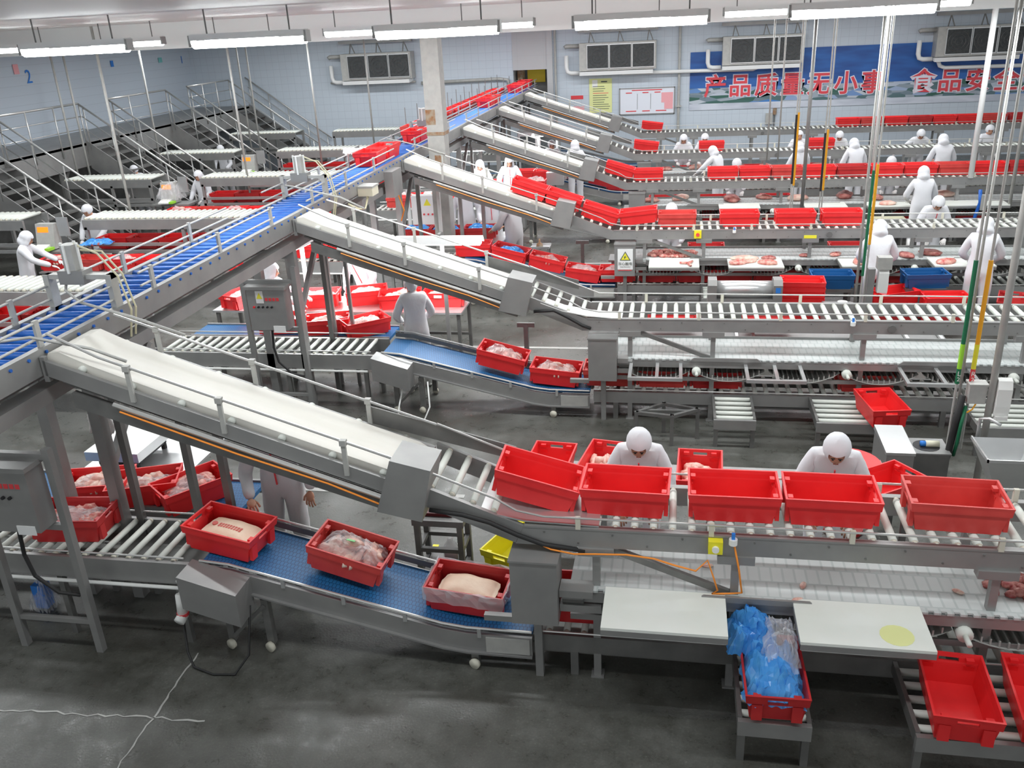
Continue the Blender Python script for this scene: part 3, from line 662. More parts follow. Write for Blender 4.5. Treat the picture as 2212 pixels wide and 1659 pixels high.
def cabinet(i):
    t = thing('motor_cabinet', 'tall steel motor cabinet at the start of the %s line from the banner wall' % ORD[i], 'cabinet', (-.9, Y0[i], 0), 0, 'motor cabinets')
    dx = -.07 if i == 1 else .05
    MB().box(-.175+dx, .175+dx, -.16, .12, .58, 1.13).build('body', 'steel', t)
    MB().box(-.185+dx, .185+dx, -.17, .13, 1.125, 1.14).build('lid', 'steel', t)
    MB().box(dx-.03, dx+.03, -.05, .01, 0, .58).build('leg', 'steel', t)
    MB().box(.18+dx, .42, -.08, 0, .66, .72).box(.18+dx, .36, -.1, .05, .8, .86).build('gear_arm', 'steel', t)
    MB().tube((.2+dx, -.02, .78), (.36+dx, -.02, .78), .07, 12).build('motor', 'steel_dark', t)
    MB().box(-.42+dx, -.18+dx, -.05, 0, .5, .55).build('crate_stop', 'steel', t)
    if i == 3:
        p = MB().box(-.12+dx, .14+dx, -.166, -.16, .7, 1.06).build('warning_sign', 'white_paint', t)
        MB().add([(-.085+dx, -.169, .86), (.105+dx, -.169, .86), (.01+dx, -.169, 1.02)], [(0, 1, 2)]).build('triangle', 'ink', p)
        MB().add([(-.06+dx, -.172, .873), (.08+dx, -.172, .873), (.01+dx, -.172, .995)], [(0, 1, 2)]).build('triangle_fill', 'warn_yellow', p)
        MB().add([(.02+dx, -.174, .96), (-.01+dx, -.174, .92), (.005+dx, -.174, .92), (-.005+dx, -.174, .885), (.03+dx, -.174, .93), (.013+dx, -.174, .93)], [(0, 1, 2), (2, 4, 5), (1, 3, 4)]).build('bolt_symbol', 'ink', p)
        text('sign_text', '当心触电', .062, 'ink', p, (.01+dx, -.17, .80), (R(90), 0, 0), ext=.001)
        text('sign_subtext', 'Danger Electric Shock', .02, 'ink', p, (.01+dx, -.17, .75), (R(90), 0, 0), ext=.001)
        MB().box(-.11+dx, .12+dx, -.167, -.16, .68, .69).build('red_strip', 'wall_red', p)
    return t
for i in range(1, 7):
    upper_deck(i); incline(i); cabinet(i); left_deck(i); blue_belt(i)
    if i < 6: white_belt(i); lower_deck(i)
# spur roller tables (rollers run along the line)
def spur(i, x0, x1, lab):
    t = thing('spur_table', lab, 'conveyor', (x0, Y0[i], 0), 0, 'spur roller tables')
    w_ = x1-x0
    for x in (0, w_-.03): MB().box(x, x+.03, -.70, -.01, .27, .37).build('side_rail', 'steel_dark', t)
    MB().box(0, w_, -.74, -.70, .24, .36).build('front_rail', 'steel', t)
    rm = shared(('spr', round(w_, 2)), lambda: MB().tube((.03, 0, 0), (w_-.03, 0, 0), .028, 10).mesh('roller', 'white_roller', True))
    for k in range(5): link('roller', rm, t, (0, -.64+k*.137, .345))
    for x in (.03, w_-.03): MB().box(x-.025, x+.025, -.72, -.67, 0, .27).build('leg', 'steel_dark', t)
    return t
spur(1, .49, .97, 'small roller table holding the blue-bagged crate off the sixth line')
spur(1, 1.62, 2.75, 'wide roller table with two red crates off the sixth line')
spur(2, .49, .97, 'small empty roller table off the fifth line')
spur(2, 1.64, 2.56, 'roller table with one tilted red crate off the fifth line')
spur(2, 3.35, 4.3, 'roller table behind the hand basin off the fifth line')
spur(3, .45, .93, 'small roller table beside the steel drum machine off the fourth line')
# ------------------------------------------------------------------ crates
def crate_mesh(m_):
    def f():
        q = MB(); h = .065
        lv = [(.272, .172, 0), (.296, .188, .125), (.300, .190, .150), (.318, .202, .156), (.320, .204, .168), (.323, .206, .200), (.326, .209, .218), (.328, .211, .226)]
        inn = [(.312, .196, .226), (.306, .191, .200), (.302, .188, .168), (.298, .185, .156), (.264, .164, .012)]
        def ring(L, W, z): return [(L,-W,z),(L,-h,z),(L,h,z),(L,W,z),(-L,W,z),(-L,h,z),(-L,-h,z),(-L,-W,z)]
        vs = []; al = lv+inn
        for a in al: vs += ring(*a)
        fs = []
        for k in range(len(al)-1):
            for e in range(8):
                slot = e in (1, 5) and k in (4, 9)          # between z .168 and .200 on the ends
                if slot: continue
                fs.append((k*8+e, k*8+(e+1) % 8, (k+1)*8+(e+1) % 8, (k+1)*8+e))
        fs.append(tuple(range(7, -1, -1))); b = (len(al)-1)*8; fs.append(tuple(b+j for j in range(8)))
        for e in (1, 5):                                     # line the handle slots (outer levels 4,5 - inner levels 10,9)
            fs.append((4*8+e, 4*8+e+1, 10*8+e+1, 10*8+e)); fs.append((5*8+e+1, 5*8+e, 9*8+e, 9*8+e+1))
            fs.append((4*8+e, 10*8+e, 9*8+e, 5*8+e)); fs.append((4*8+e+1, 5*8+e+1, 9*8+e+1, 10*8+e+1))
        q.add(vs, fs)
        for sx in (-1, 1):                                   # stacking lugs and end ribs
            for y in (-.13, .13):
                q.box(*sorted((sx*.288, sx*.318)), y-.035, y+.035, .02, .15)
                q.box(*sorted((sx*.270, sx*.305)), y-.025, y+.025, .185, .21)
        return q.mesh('crate', m_)
    return shared(('crate', m_), f)
def crate(x, y, z, rz=0, pitch=0, m_='red', label='', group=None, cat='crate', roll=0, name=None):
    o = link(name or {'red': 'red_crate', 'red_dull': 'red_crate', 'red_dark': 'red_crate', 'blue_crate': 'blue_crate', 'yellow': 'yellow_crate', 'cream': 'cream_crate'}[m_], crate_mesh(m_), None, (x, y, z), (R(roll), R(pitch), R(rz)), label, cat, group)
    return o
def reds(k): return ['red', 'red', 'red_dull', 'red', 'red_dark'][k % 5]

# upper decks
U = 1.356
crate(-1.02, Y0[1]+.36, 1.415, 0, 15, 'red', 'empty red crate tilted on the sloping rollers of the sixth line', None)
NTH = ['first', 'second', 'third', 'fourth', 'fifth', 'sixth', 'seventh', 'eighth', 'ninth', 'tenth', 'eleventh', 'twelfth', 'thirteenth', 'fourteenth', 'fifteenth']
for k, (x, mt, rz) in enumerate(((-.32, 'red', -2), (.46, 'red', 0), (1.14, 'red', -1))):
    crate(x, Y0[1]+.35, U, rz, 0, mt, 'empty bright red crate, %s past the tilted one on the sixth line' % NTH[k], 'crates on the sixth line')
crate(1.98, Y0[1]+.36, U, -2.5, 0, 'red_dull', 'faded red crate with worn pale rim on the upper rollers of the sixth line')
for x, z in ((-2.56, 1.915), (-1.98, 1.72)):
    crate(x, Y0[3]+.34, z, 0, 19, 'red', 'empty red crate riding the white incline belt of the fourth line', 'crates on the fourth line incline')
crate(-1.33, Y0[3]+.34, 1.47, 0, 18, 'red', 'empty red crate on the roller slope of the fourth line')
crate(-.62, Y0[3]+.34, U+.06, 0, -6, 'red', 'red crate tipped back where the rollers level out on the fourth line')
crate(.02, Y0[3]+.34, U, 0, 0, 'red_dull', 'dull red crate hiding a worker\'s head on the fourth line upper deck')
for k, x in enumerate((1.06, 1.97, 2.72)): crate(x, Y0[3]+.34, U, 0, 0, 'red', 'spaced empty red crate, %s past the dull one on the fourth line' % NTH[k], 'spaced crates on the fourth line')
crate(-1.28, Y0[4]+.34, 1.475, 0, 17, 'red', 'empty red crate on the roller slope of the third line')
crate(-.62, Y0[4]+.34, U, 0, 0, 'red', 'first level red crate past the slope of the third line')
for k, x in enumerate((.98, 1.65, 2.32, 2.99, 3.66, 4.33, 5.0, 5.67, 6.34, 7.01)):
    crate(x, Y0[4]+.34, U, rnd.uniform(-1, 1), 0, reds(k), 'red crate, %s in the packed row from the third line slope' % NTH[k], 'packed crates on the third line')
crate(-.83, Y0[5]+.34, 1.40, 0, 8, 'red', 'lone red crate at the foot of the second line slope')
for x, e in ((.87, 'hiding a cap near its slope'), (3.6, 'beside the dark hose poles')): crate(x, Y0[5]+.34, U, 0, 0, 'red', 'red crate on the level rollers of the second line, %s' % e, 'crates on the second line')
crate(-.8, Y0[6]+.34, 1.40, 0, 8, 'red', 'lone red crate at the foot of the first line slope')
for k in range(7): crate(4.97+k*.665, Y0[6]+.34, U, 0, 0, reds(k+1), 'red crate, %s in the packed row under the banner, first line' % NTH[k], 'packed crates on the first line')
crate(9.72, Y0[6]+.34, U, 0, 0, 'red_dark', 'dark red crate past the packed row on the first line')
# trunk and feeder
for (x, y, rz, lab) in ((-5.06, 14.45, 92, 'near red crate of the pair riding the trunk before the square column'), (-5.06, 15.2, 90, 'far red crate of the pair riding the trunk before the square column'), (-5.08, 17.3, 90, 'red crate on the trunk beside the square column'),
                        (-5.05, 24.1, 88, 'red crate on the blue trunk belt between second and third line belts'), (-5.05, 24.85, 90, 'red crate following close on the blue trunk belt'),
                        (-5.05, 28.6, 90, 'red crate on the trunk just before the hatch'), (-5.05, 29.35, 92, 'red crate on the trunk entering the hatch'), (-5.05, 30.6, 90, 'red crate inside the mouth of the hatch')):
    crate(x, y, TZ+.025, rz, 0, 'red', lab)
for k in range(15): crate(-5.78, 19.5+k*.70, 2.49, 90+rnd.uniform(-4, 4), 0, 'red' if k % 4 else 'red_dull', 'red crate on the feeder conveyor left of the trunk, %s from its open end' % NTH[k], 'crates on the feeder conveyor')

# ------------------------------------------------------------------ meat, bags, films
def blob(seed, sx, sy, sz, m_, amp=.22, n=14, flat=True):
    def f():
        off = Vector((seed*3.1, seed*1.7, seed*.9)); q = MB()
        def g(v): return 1+amp*(noise.noise(v*1.6+off)+.5*noise.noise(v*3.7+off))
        q.ball((0, 0, 0), sx, sy, sz, n, n*2//3, g)
        if flat: q.v = [(x, y, max(z, -sz*.45)+sz*.45) for x, y, z in q.v]
        return q.mesh('meat', m_, True)
    return shared(('blob', seed, sx, sy, sz, m_, amp), f)
def pile(seed, sx, sy, sz, m_, cnt=30, r=.035):
    def f():
        g = random.Random(seed); q = MB()
        for k in range(cnt):
            a = g.uniform(0, 6.28); d = math.sqrt(g.random()); x = sx*d*math.cos(a); y = sy*d*math.sin(a)
            s = r*g.uniform(.6, 1.4); e = g.uniform(.5, 1.6); o = Vector((k*1.3, seed, 2))
            q.ball((x, y, max(s*.6, (1-d)*sz*g.uniform(.5, 1))), s*e, s/e*1.2, s*.8, 7, 5, lambda v: 1+.3*noise.noise(v*2+o))
        return q.mesh('meat_pieces', m_, True)
    return shared(('pile', seed, sx, sy, sz, m_, cnt, r), f)
def bag_mesh(seed, sx, sy, h, m_, spike=.25, n=22):
    def f():
        off = Vector((seed*2.3, 5, seed)); q = MB(); vs = []; fs = []
        for i in range(n+1):
            for j in range(n+1):
                u = i/n*2-1; v = j/n*2-1; e = max(abs(u), abs(v))
                z = h*(1-e**3)*(.75+.5*noise.noise(Vector((u*1.3, v*1.3, 0))+off)) + spike*h*abs(noise.noise(Vector((u*4, v*4, 1))+off))
                dx = .03*noise.noise(Vector((u*5, v*5, 7))+off)
                vs.append((u*sx*(1+.1*noise.noise(Vector((v*3, u, 3))+off))+dx, v*sy*(1+.1*noise.noise(Vector((u*3, v, 9))+off))-dx, z))
        for i in range(n):
            for j in range(n): a = i*(n+1)+j; fs.append((a, a+n+1, a+n+2, a+1))
        q.add(vs, fs); return q.mesh('plastic_film', m_, False)
    return shared(('bag', seed, sx, sy, h, m_, spike), f)
def meat_bag(x, y, z, rz, label, seed=1, blue=False, pitch=0, h=.12, sx=.24, sy=.15, group=None, pale=True):
    t = thing('bagged_meat', label, 'meat', (x, y, z), R(rz), group); t.rotation_euler.y = R(pitch)
    if not blue: link('meat_pieces', pile(seed % 3, sx*.85, sy*.85, h*.8, 'meat_pale' if pale else 'meat', 26, .05), t)
    else: link('meat_pieces', pile(seed % 3, sx*.8, sy*.8, h*.5, 'meat_dark', 12, .04), t)
    link('plastic_bag', bag_mesh(seed, sx, sy, h, 'film_blue' if blue else 'film'), t, (0, 0, .01))
    return t
def slab(x, y, z, rz, pitch, label, stamp=True, seed=3):
    t = thing('pork_slab', label, 'meat', (x, y, z), R(rz)); t.rotation_euler.y = R(pitch)
    def f():
        q = MB(); n = 16; vs = []; fs = []; o = Vector((seed, 2, 1))
        for i in range(n+1):
            for j in range(n+1):
                u = i/n*2-1; v = j/n*2-1
                vs.append((.245*u*(1-.06*v*v)+.012*noise.noise(Vector((v*2, 0, 0))+o), .148*v*(1-.1*u*u)+.012*noise.noise(Vector((u*2, 3, 0))+o), .13-.035*max(abs(u), abs(v))**4-.025*u*u))
        top = (n+1)**2
        for i in range(n):
            for j in range(n): a = i*(n+1)+j; fs.append((a, a+n+1, a+n+2, a+1))
        b = [i*(n+1) for i in range(n+1)]+[n*(n+1)+j for j in range(1, n+1)]+[i*(n+1)+n for i in range(n-1, -1, -1)]+[j for j in range(n-1, 0, -1)]
        vs += [(vs[k][0], vs[k][1], 0) for k in b]; L = len(b)
        q.add(vs, fs); q.cur = 1; q.f += [(b[k], b[(k+1) % L], top+(k+1) % L, top+k) for k in range(L)]; q.mi += [1]*L
        return q.mesh('slab', ['skin_pork', 'meat'], True)
    link('slab', shared(('slab', seed), f), t)
    if stamp:
        g = random.Random(4); q = MB()
        for k in range(9):
            for r in range(2): q.box(-.10+k*.025, -.083+k*.025, -.03+r*.028, -.01+r*.028, .127-.0005*abs(k-4), .1335-.002*abs(k-3.5)*.5)
        q.tube((-.145, 0, .118), (-.145, 0, .1285), .024, 14); q.build('stamp', 'stamp', t)
    return t
def film_over(x, y, z, rz, label, pitch=0, m_='film'):
    def f():
        q = MB(); n = 40; g = random.Random(2); vs = []
        for lvl, (o, z0) in enumerate(((-.012, .16), (.0, .232), (.012, .236), (.014, .19), (.004, .10))):
            for k in range(n):
                t_ = k/n*8; sd = int(t_) % 4; s = (k % (n//4))/(n//4)*2-1
                L, W = .326+o, .209+o
                p = [(L, W*s), (-L*s, W), (-L, -W*s), (L*s, -W)][int(k//(n/4))]
                vs.append((p[0]+g.uniform(-.01, .01), p[1]+g.uniform(-.01, .01), z0+g.uniform(-.012, .012)))
        q.add(vs, [(r*n+k, r*n+(k+1) % n, (r+1)*n+(k+1) % n, (r+1)*n+k) for r in range(4) for k in range(n)])
        return q.mesh('film_liner', m_)
    return link('film_liner', shared(('fo', m_), f), None, (x, y, z), (0, R(pitch), R(rz)), label, 'plastic film')

# sixth line, lower level
bz = lambda x: (.82-(x+3.35)*.242 if x < -1.75 else .37)      # blue belt top at world x
crate(-3.62, Y0[1]+.30, .825, -8, 6, 'red', 'red crate with stamped pork slab on the blue belt, sixth line')
slab(-3.61, Y0[1]+.29, .875, -10, 6, 'pale pork slab with red stamp lying in a crate on the blue belt')
crate(-2.60, Y0[1]+.34, .655, -4, 13.6, 'red_dull', 'red crate heaped with bagged meat on the blue belt, sixth line')
meat_bag(-2.58, Y0[1]+.34, .76, -4, 'clear bag of pale meat with green tag heaped in a crate', 1, False, 13, .16, .27, .17)
MB().box(-.035, .035, -.02, .02, 0, .004).build('price_tag', 'tag_green', None, loc=(-2.55, Y0[1]+.30, .925), rot=(R(-20), R(13), 0), label='green tag on the clear bag of meat on the blue belt', cat='tag')
crate(-1.60, Y0[1]+.33, .385, -3, 4, 'red_dark', 'film-lined red crate with a folded pork slab at the belt end')
slab(-1.60, Y0[1]+.33, .44, -6, 4, 'folded pale pork slab lying in the film-lined crate', False, 5)
film_over(-1.60, Y0[1]+.33, .385, -3, 'clear plastic film wrapped over the crate at the belt end, sixth line', 4)
crate(-.75, Y0[1]+.32, .385, 0, 0, 'red_dark', 'red crate half hidden behind the motor cabinet of the sixth line')
crate(-5.1, Y0[1]+.36, .82, 6, 0, 'red_dark', 'deep red meat crate on the packing rollers beside the control panel stand')
meat_bag(-5.1, Y0[1]+.36, .94, 6, 'pink cut meat filling the crate beside the control panel stand', 2, False, 0, .1, .25, .16, pale=False)
bb2 = thing('belt_conveyor', 'flat blue modular belt behind the packing rollers of the sixth line', 'conveyor', (-5.62, 6.78, 0))
MB().box(-1.7, 1.7, -.27, .27, .66, .70).build('belt', 'belt_blue', bb2)
for y in (-.31, .28): MB().box(-1.7, 1.7, y, y+.03, .58, .72).build('side_rail', 'steel', bb2)
for x in (-1.5, 0, 1.5):
    for y in (-.25, .25): MB().box(x-.025, x+.025, y-.025, y+.025, 0, .66).build('leg', 'steel_dark', bb2)
for x, y, rz, s, lab in ((-5.42, 6.62, 14, 1, 'far left'), (-4.93, 6.66, 20, 2, 'middle'), (-4.45, 6.66, 52, 0, 'turned')):
    crate(x, y, .71, rz, 0, 'red', 'red crate of meat on the flat blue belt, the %s of three' % {'far left': 'farthest from the worker', 'middle': 'middle', 'turned': 'turned'}[lab])
    meat_bag(x, y, .83, rz, {'far left': 'pink bagged meat in the crate farthest from the standing worker', 'middle': 'pale bagged pork in the middle crate of three', 'turned': 'streaky bagged pork in the turned crate by the worker'}[lab], s, False, 0, .09, .24, .15, pale=lab != 'turned')
# fifth line, lower level
crate(-2.22, Y0[2]+.30, .585, -2, 13.6, 'red', 'red crate of clear-bagged meat higher on the blue belt, fifth line'); meat_bag(-2.2, Y0[2]+.30, .68, -2, 'clear puffed meat bag in the higher crate of the fifth line', 3, False, 12, .17, .25, .16)
crate(-1.50, Y0[2]+.30, .385, -2, 5, 'red', 'red crate of clear-bagged meat lower on the blue belt, fifth line'); meat_bag(-1.5, Y0[2]+.30, .49, -2, 'clear meat bag with green label in the lower crate of the fifth line', 4, False, 4, .15, .25, .15)
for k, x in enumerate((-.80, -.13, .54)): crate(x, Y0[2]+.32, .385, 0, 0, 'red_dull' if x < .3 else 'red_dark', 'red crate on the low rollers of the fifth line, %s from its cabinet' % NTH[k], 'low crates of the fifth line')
crate(2.32, Y0[2]+.32, .385, 0, 0, 'red_dull', 'dull red crate on the low rollers behind the tilted crate')
crate(2.35, Y0[2]-.56, .378, 99, 0, 'red', 'empty red crate end-on on the roller table, fifth line')
crate(-.02, Y0[2]+1.02, .93, 0, 0, 'red', 'red crate lying behind the meat belt, first of two on the fifth line', roll=-35)
crate(1.22, Y0[2]+1.02, .93, 0, 0, 'red', 'red crate lying behind the meat belt, second of two on the fifth line', roll=-35)
# sixth line spurs
crate(.73, Y0[1]-.43, .375, 91, 0, 'red_dark', 'red crate holding a blue plastic bag on the small roller table')
t = thing('plastic_bags', 'crumpled blue and clear plastic bags stuffed in the end-on crate', 'bag', (.72, Y0[1]-.44, .50))
link('blue_bag', bag_mesh(11, .20, .30, .24, 'film_blue', .3), t); link('blue_bag', bag_mesh(14, .17, .16, .26, 'film_blue', .35), t, (-.12, .26, .08)); link('clear_bag', bag_mesh(12, .12, .24, .24, 'film', .35), t, (.06, .14, .12))
crate(1.91, Y0[1]-.48, .375, 86, 0, 'red', 'empty red crate end-on on the wide roller table, sixth line')
crate(2.45, Y0[1]-.46, .375, 84, 0, 'red', 'second empty red crate on the wide roller table, against the first')
# behind the sixth line: waiting crates with trimmings on a low bench
bench = thing('bench', 'low steel bench behind the sixth line carrying crates of trimmings', 'bench', (.2, 7.62, 0))
MB().box(-1.6, 2.0, -.3, .3, .58, .62).build('top', 'steel', bench)
for x in (-1.5, .2, 1.9):
    for y in (-.25, .25): MB().box(x-.025, x+.025, y-.025, y+.025, 0, .58).build('leg', 'steel_dark', bench)
for x, y, rz, lab, pl in ((-1.15, 7.55, 85, 'empty red crate behind the tilted one on the sixth line', 0), (-.62, 7.62, 80, 'red crate of trimmings at the left elbow of a bench worker', 1), (.275, 7.5, 88, 'red crate of pale trimmings between the two bench workers', 2), (1.9, 7.4, 35, 'red crate set askew beside the second bench worker', 0)):
    crate(x, y, .625, rz, 0, 'red', lab)
    if pl: link('meat_pieces', pile(20+pl, .15, .22, .14, 'meat_pale', 34, .045), None, (x, y, .70), None, 'heap of small meat trimmings in the crate %s' % ('by the left bench worker' if pl == 1 else 'between the bench workers'), 'meat', None, 'stuff')
# fourth line, lower level and floor
for x, z, p_ in ((-1.62, .395, 8), (-1.0, .385, 0)):
    crate(x, Y0[3]+.32, z, 0, p_, 'red', 'red crate of bones in film under the fourth line cabinet', 'bone crates of the fourth line')
    meat_bag(x, Y0[3]+.32, z+.12, 0, 'film-covered bones heaped in a crate by the fourth line cabinet', 6, False, p_, .13, .25, .15, 'bone heaps', False)
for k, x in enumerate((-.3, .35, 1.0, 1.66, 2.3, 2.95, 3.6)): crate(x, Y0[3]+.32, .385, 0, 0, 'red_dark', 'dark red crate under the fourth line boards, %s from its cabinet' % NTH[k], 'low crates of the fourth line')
crate(-2.28, Y0[3]+.32, .6, 0, 13, 'red', 'red crate with clear film on the blue belt, fourth line'); meat_bag(-2.28, Y0[3]+.32, .70, 0, 'clear film bag of bones on the fourth line blue belt', 7, False, 13, .12, .25, .15, None, False)
crate(-2.95, Y0[3]+.34, .76, -6, 12, 'red', 'red crate with blue plastic high on the fourth line blue belt'); meat_bag(-2.93, Y0[3]+.34, .86, -6, 'blue plastic bag of meat high on the fourth line blue belt', 8, True, 12, .12, .25, .15)
crate(-3.62, Y0[3]+.42, .83, 4, 0, 'red', 'red crate beneath the hanging lamp at the fourth line belt head')
for k in range(9): crate(1.93, 13.6, .0+k*.085, -3, 0, 'red', 'nested red crate by the steel drum machine, %s from the floor' % NTH[k], 'nested crate stack')
crate(3.35, 13.95, .42, 24, 0, 'red', 'red crate set askew behind the fourth line washing post'); crate(4.05, 13.75, .40, 3, 0, 'red', 'red crate with white label near the pole group, fourth line')
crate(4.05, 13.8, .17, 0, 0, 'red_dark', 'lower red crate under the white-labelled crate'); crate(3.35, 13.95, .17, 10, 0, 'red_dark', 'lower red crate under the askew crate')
crate(5.0, 13.75, .36, 70, 0, 'red_dark', 'dark red crate end-on at the foot of the white-clad worker')
crate(2.45, 14.2, .62, 0, 0, 'blue_crate', 'deep blue crate behind the nested red stack'); crate(3.85, 14.25, .62, 4, 0, 'blue_crate', 'deep blue crate in front of the third workbench, fourth line')
for x, y in ((2.45, 14.2), (3.85, 14.25)): MB().box(-.3, .3, -.2, .2, .55, .6).box(-.28, -.24, -.18, .18, 0, .55).box(.24, .28, -.18, .18, 0, .55).build('crate_stand', 'steel_dark', None, loc=(x, y, .02), label='low steel stand under the blue crate by %s' % ('the red stack' if x < 3 else 'the third workbench'), cat='stand')
# third to first line lower crates
for i, xs in ((4, (-1.3, -.6, .1, .9, 2.2, 3.5, 4.8, 6.1)), (5, (-1.2, -.5, .2, 1.0, 1.7, 2.4, 3.4, 4.6, 5.8))):
    for k, x in enumerate(xs): crate(x, Y0[i]+.32, .385, 0, 0, reds(k+2), 'red crate on the low rollers of the %s line, %s from its slope' % (ORD[i], NTH[k]), 'low crates of the %s line' % ORD[i])
for i, xs in ((4, (-2.9, -2.3)), (5, (-2.75, -2.1, -1.55)),):
    for k, x in enumerate(xs): crate(x, Y0[i]+.34, bz(x)+.01, 0, 13.6 if x < -1.7 else 5, 'red_dark', 'red crate riding the blue belt of the %s line, %s from its top' % (ORD[i], NTH[k]), 'blue belt crates of the %s line' % ORD[i])
# ------------------------------------------------------------------ cutting boards and meat on them
def board(i, x0, x1, lab, yb=-.02, yf=-.5):
    t = thing('cutting_board', lab, 'board', ((x0+x1)/2, Y0[i], 0), 0, None); w_ = (x1-x0)/2
    MB().box(-w_, w_, yf, yb, .845, .865).build('top', 'board', t)
    MB().box(-w_, w_, yf-.004, yf+.03, .80, .845).box(-w_, -w_+.03, yf, yb, .80, .845).box(w_-.03, w_, yf, yb, .80, .845).build('frame', 'steel', t)
    return t
board(1, -.45, .415, 'clean white cutting board between the motor cabinet and second post, sixth line')
board(1, .885, 1.74, 'white cutting board with a yellow stain past the second post, sixth line')
MB().tube((0, 0, 0), (0, 0, .0015), .11, 16).build('stain', 'paper_yellow', None, loc=(1.52, Y0[1]-.36, .8652), label='yellow smear on the second white cutting board', cat='stain')
board(3, -.43, .40, 'white cutting board with one bone beside the warning sign, fourth line', -.02, -.6)
board(3, .87, 1.75, 'white cutting board with big red cuts, fourth line', -.02, -.62)
board(3, 2.65, 3.4, 'white cutting board at the left white-clad worker, fourth line', -.02, -.55)
board(3, 4.05, 4.95, 'white cutting board at the right white-clad worker, fourth line', -.02, -.55)
board(4, .9, 1.75, 'white cutting board past the second post, third line'); board(4, 2.65, 3.5, 'white cutting board past the third post, third line'); board(4, 3.9, 4.75, 'white cutting board over the cream crate, third line'); board(4, 5.3, 6.6, 'white cutting board past the worker with crossed blue straps, third line')
def board_frame(i, x0, x1, lab):
    t = thing('board_frame', lab, 'frame', ((x0+x1)/2, Y0[i], 0)); w_ = (x1-x0)/2
    MB().box(-w_, w_, -.56, -.52, .76, .80).build('front_bar', 'steel_bright', t)
    for x in (-w_, 0, w_-.04): MB().box(x, x+.04, -.52, -.06, .77, .80).build('side_bar', 'steel_bright', t)
    return t
board_frame(2, -.52, .12, 'empty steel board frame beside the motor cabinet, fifth line'); board_frame(2, .85, 1.52, 'empty steel board frame past the second post, fifth line'); board_frame(2, 2.6, 3.4, 'empty steel board frame past the third post, fifth line')
def back_frame(x0, x1, lab):
    t = thing('board_frame', lab, 'frame', ((x0+x1)/2, Y0[2], 0)); w_ = (x1-x0)/2
    MB().box(-w_, w_, 1.2, 1.24, .80, .84).build('back_bar', 'steel_bright', t)
    for x in (-w_, w_-.04): MB().box(x, x+.04, 1.2, 1.24, 0, .8).build('leg', 'steel', t)
    for x in (-w_, 0, w_-.04): MB().box(x, x+.04, .76, 1.2, .80, .83).build('side_bar', 'steel_bright', t)
back_frame(.55, 1.05, 'steel board frame behind the fifth line belt between two fallen crates'); back_frame(2.45, 3.35, 'steel board frame behind the fifth line belt near the hose poles')
def cut(x, y, z, s, rz, lab, seed, m_='meat', sx=.12, sy=.07, sz=.04):
    o = link('meat_cut', blob(seed, sx, sy, sz, m_), None, (x, y, z), (0, 0, R(rz)), lab, 'meat'); o.scale = (s, s, s); return o
Y = Y0[3]
cut(1.02, Y-.42, .866, 1.3, 20, 'large red pork cut with fat rim, left on the fourth line board', 31); cut(1.50, Y-.42, .866, 1.35, -15, 'large round pork cut with dark lean, right on the fourth line board', 32); cut(1.25, Y-.30, .866, 1.0, 40, 'pale fat strip between two big cuts on the fourth line board', 33, 'meat_pale'); cut(1.15, Y-.12, .866, 1.2, 0, 'long pale trimming behind the big cuts, fourth line', 34, 'meat_pale', .2, .06); cut(1.55, Y-.1, .866, 1.0, 0, 'brownish trimming at the back of the fourth line board', 35, 'meat_dark')
tb = thing('bone', 'red three-pronged bone on the cutting board beside the warning sign', 'bone', (.22, Y-.45, .89), R(15))
MB().tube((0, 0, 0), (.0, -.16, .0), .028, 8, .02).build('shaft', 'meat', tb, True); MB().tube((0, 0, 0), (.1, .1, 0), .024, 8, .018).build('prong', 'meat', tb, True); MB().tube((0, 0, 0), (-.13, .06, 0), .022, 8, .018).build('prong', 'meat', tb, True)
link('meat_pieces', pile(41, .42, .2, .12, 'meat', 120, .035), None, (-.05, Y+.25, .85), None, 'big heap of red bone trimmings on the belt behind the warning sign', 'meat', None, 'stuff')
MB().box(-.5, 3.4, .76, 1.26, .76, .79).box(-.45, -.4, 1.2, 1.25, 0, .76).box(1.5, 1.55, 1.2, 1.25, 0, .76).box(3.3, 3.35, 1.2, 1.25, 0, .76).build('side_shelf', 'steel', None, loc=(0, Y0[2], 0), label='narrow steel shelf behind the fifth line belt', cat='shelf')
for k, (x, y, s, mt, lab) in enumerate(((2.15, .1, .8, 'meat_dark', 'brown trimming lying on the fourth line belt before the third post'), (2.65, .15, 1.0, 'meat', 'dark trimming pile past the third post, fourth line'), (2.95, -.35, 1.5, 'meat', 'red cut under the hands of the left white-clad worker'), (3.75, .05, 1.3, 'meat_dark', 'dark meat mound between the two white-clad workers'), (4.15, .2, 1.5, 'meat_dark', 'brown meat mound behind the right white-clad worker'), (4.25, -.38, 1.4, 'meat', 'red cut on the board of the right white-clad worker'), (4.9, -.35, 1.2, 'meat', 'red cut at the right hand of the right white-clad worker'))):
    cut(x, Y+y, .862, s, k*40, lab, 50+k, mt)
# red scraps on the sixth line belt
for x, y, rz, lab in ((.30, .34, 10, 'small curled meat scrap on the sixth line belt near the orange cable'), (.98, .16, 70, 'curled brown meat scrap on the sixth line belt above the stained board'), (.92, -.02, 20, 'scrap of red meat at the corner of the stained board'), (2.05, .2, -40, 'thin red meat strip on the sixth line belt before the third post')):
    o = cut(x, Y0[1]+y, .852, .45, rz, lab, int(60+x*10), 'meat_pale', .1, .05, .03)
link('meat_pieces', pile(44, .3, .2, .08, 'meat_dark', 60, .035), None, (2.55, Y0[1]+.3, .85), None, 'minced dark red meat on the sixth line belt past the third post', 'meat', None, 'stuff')
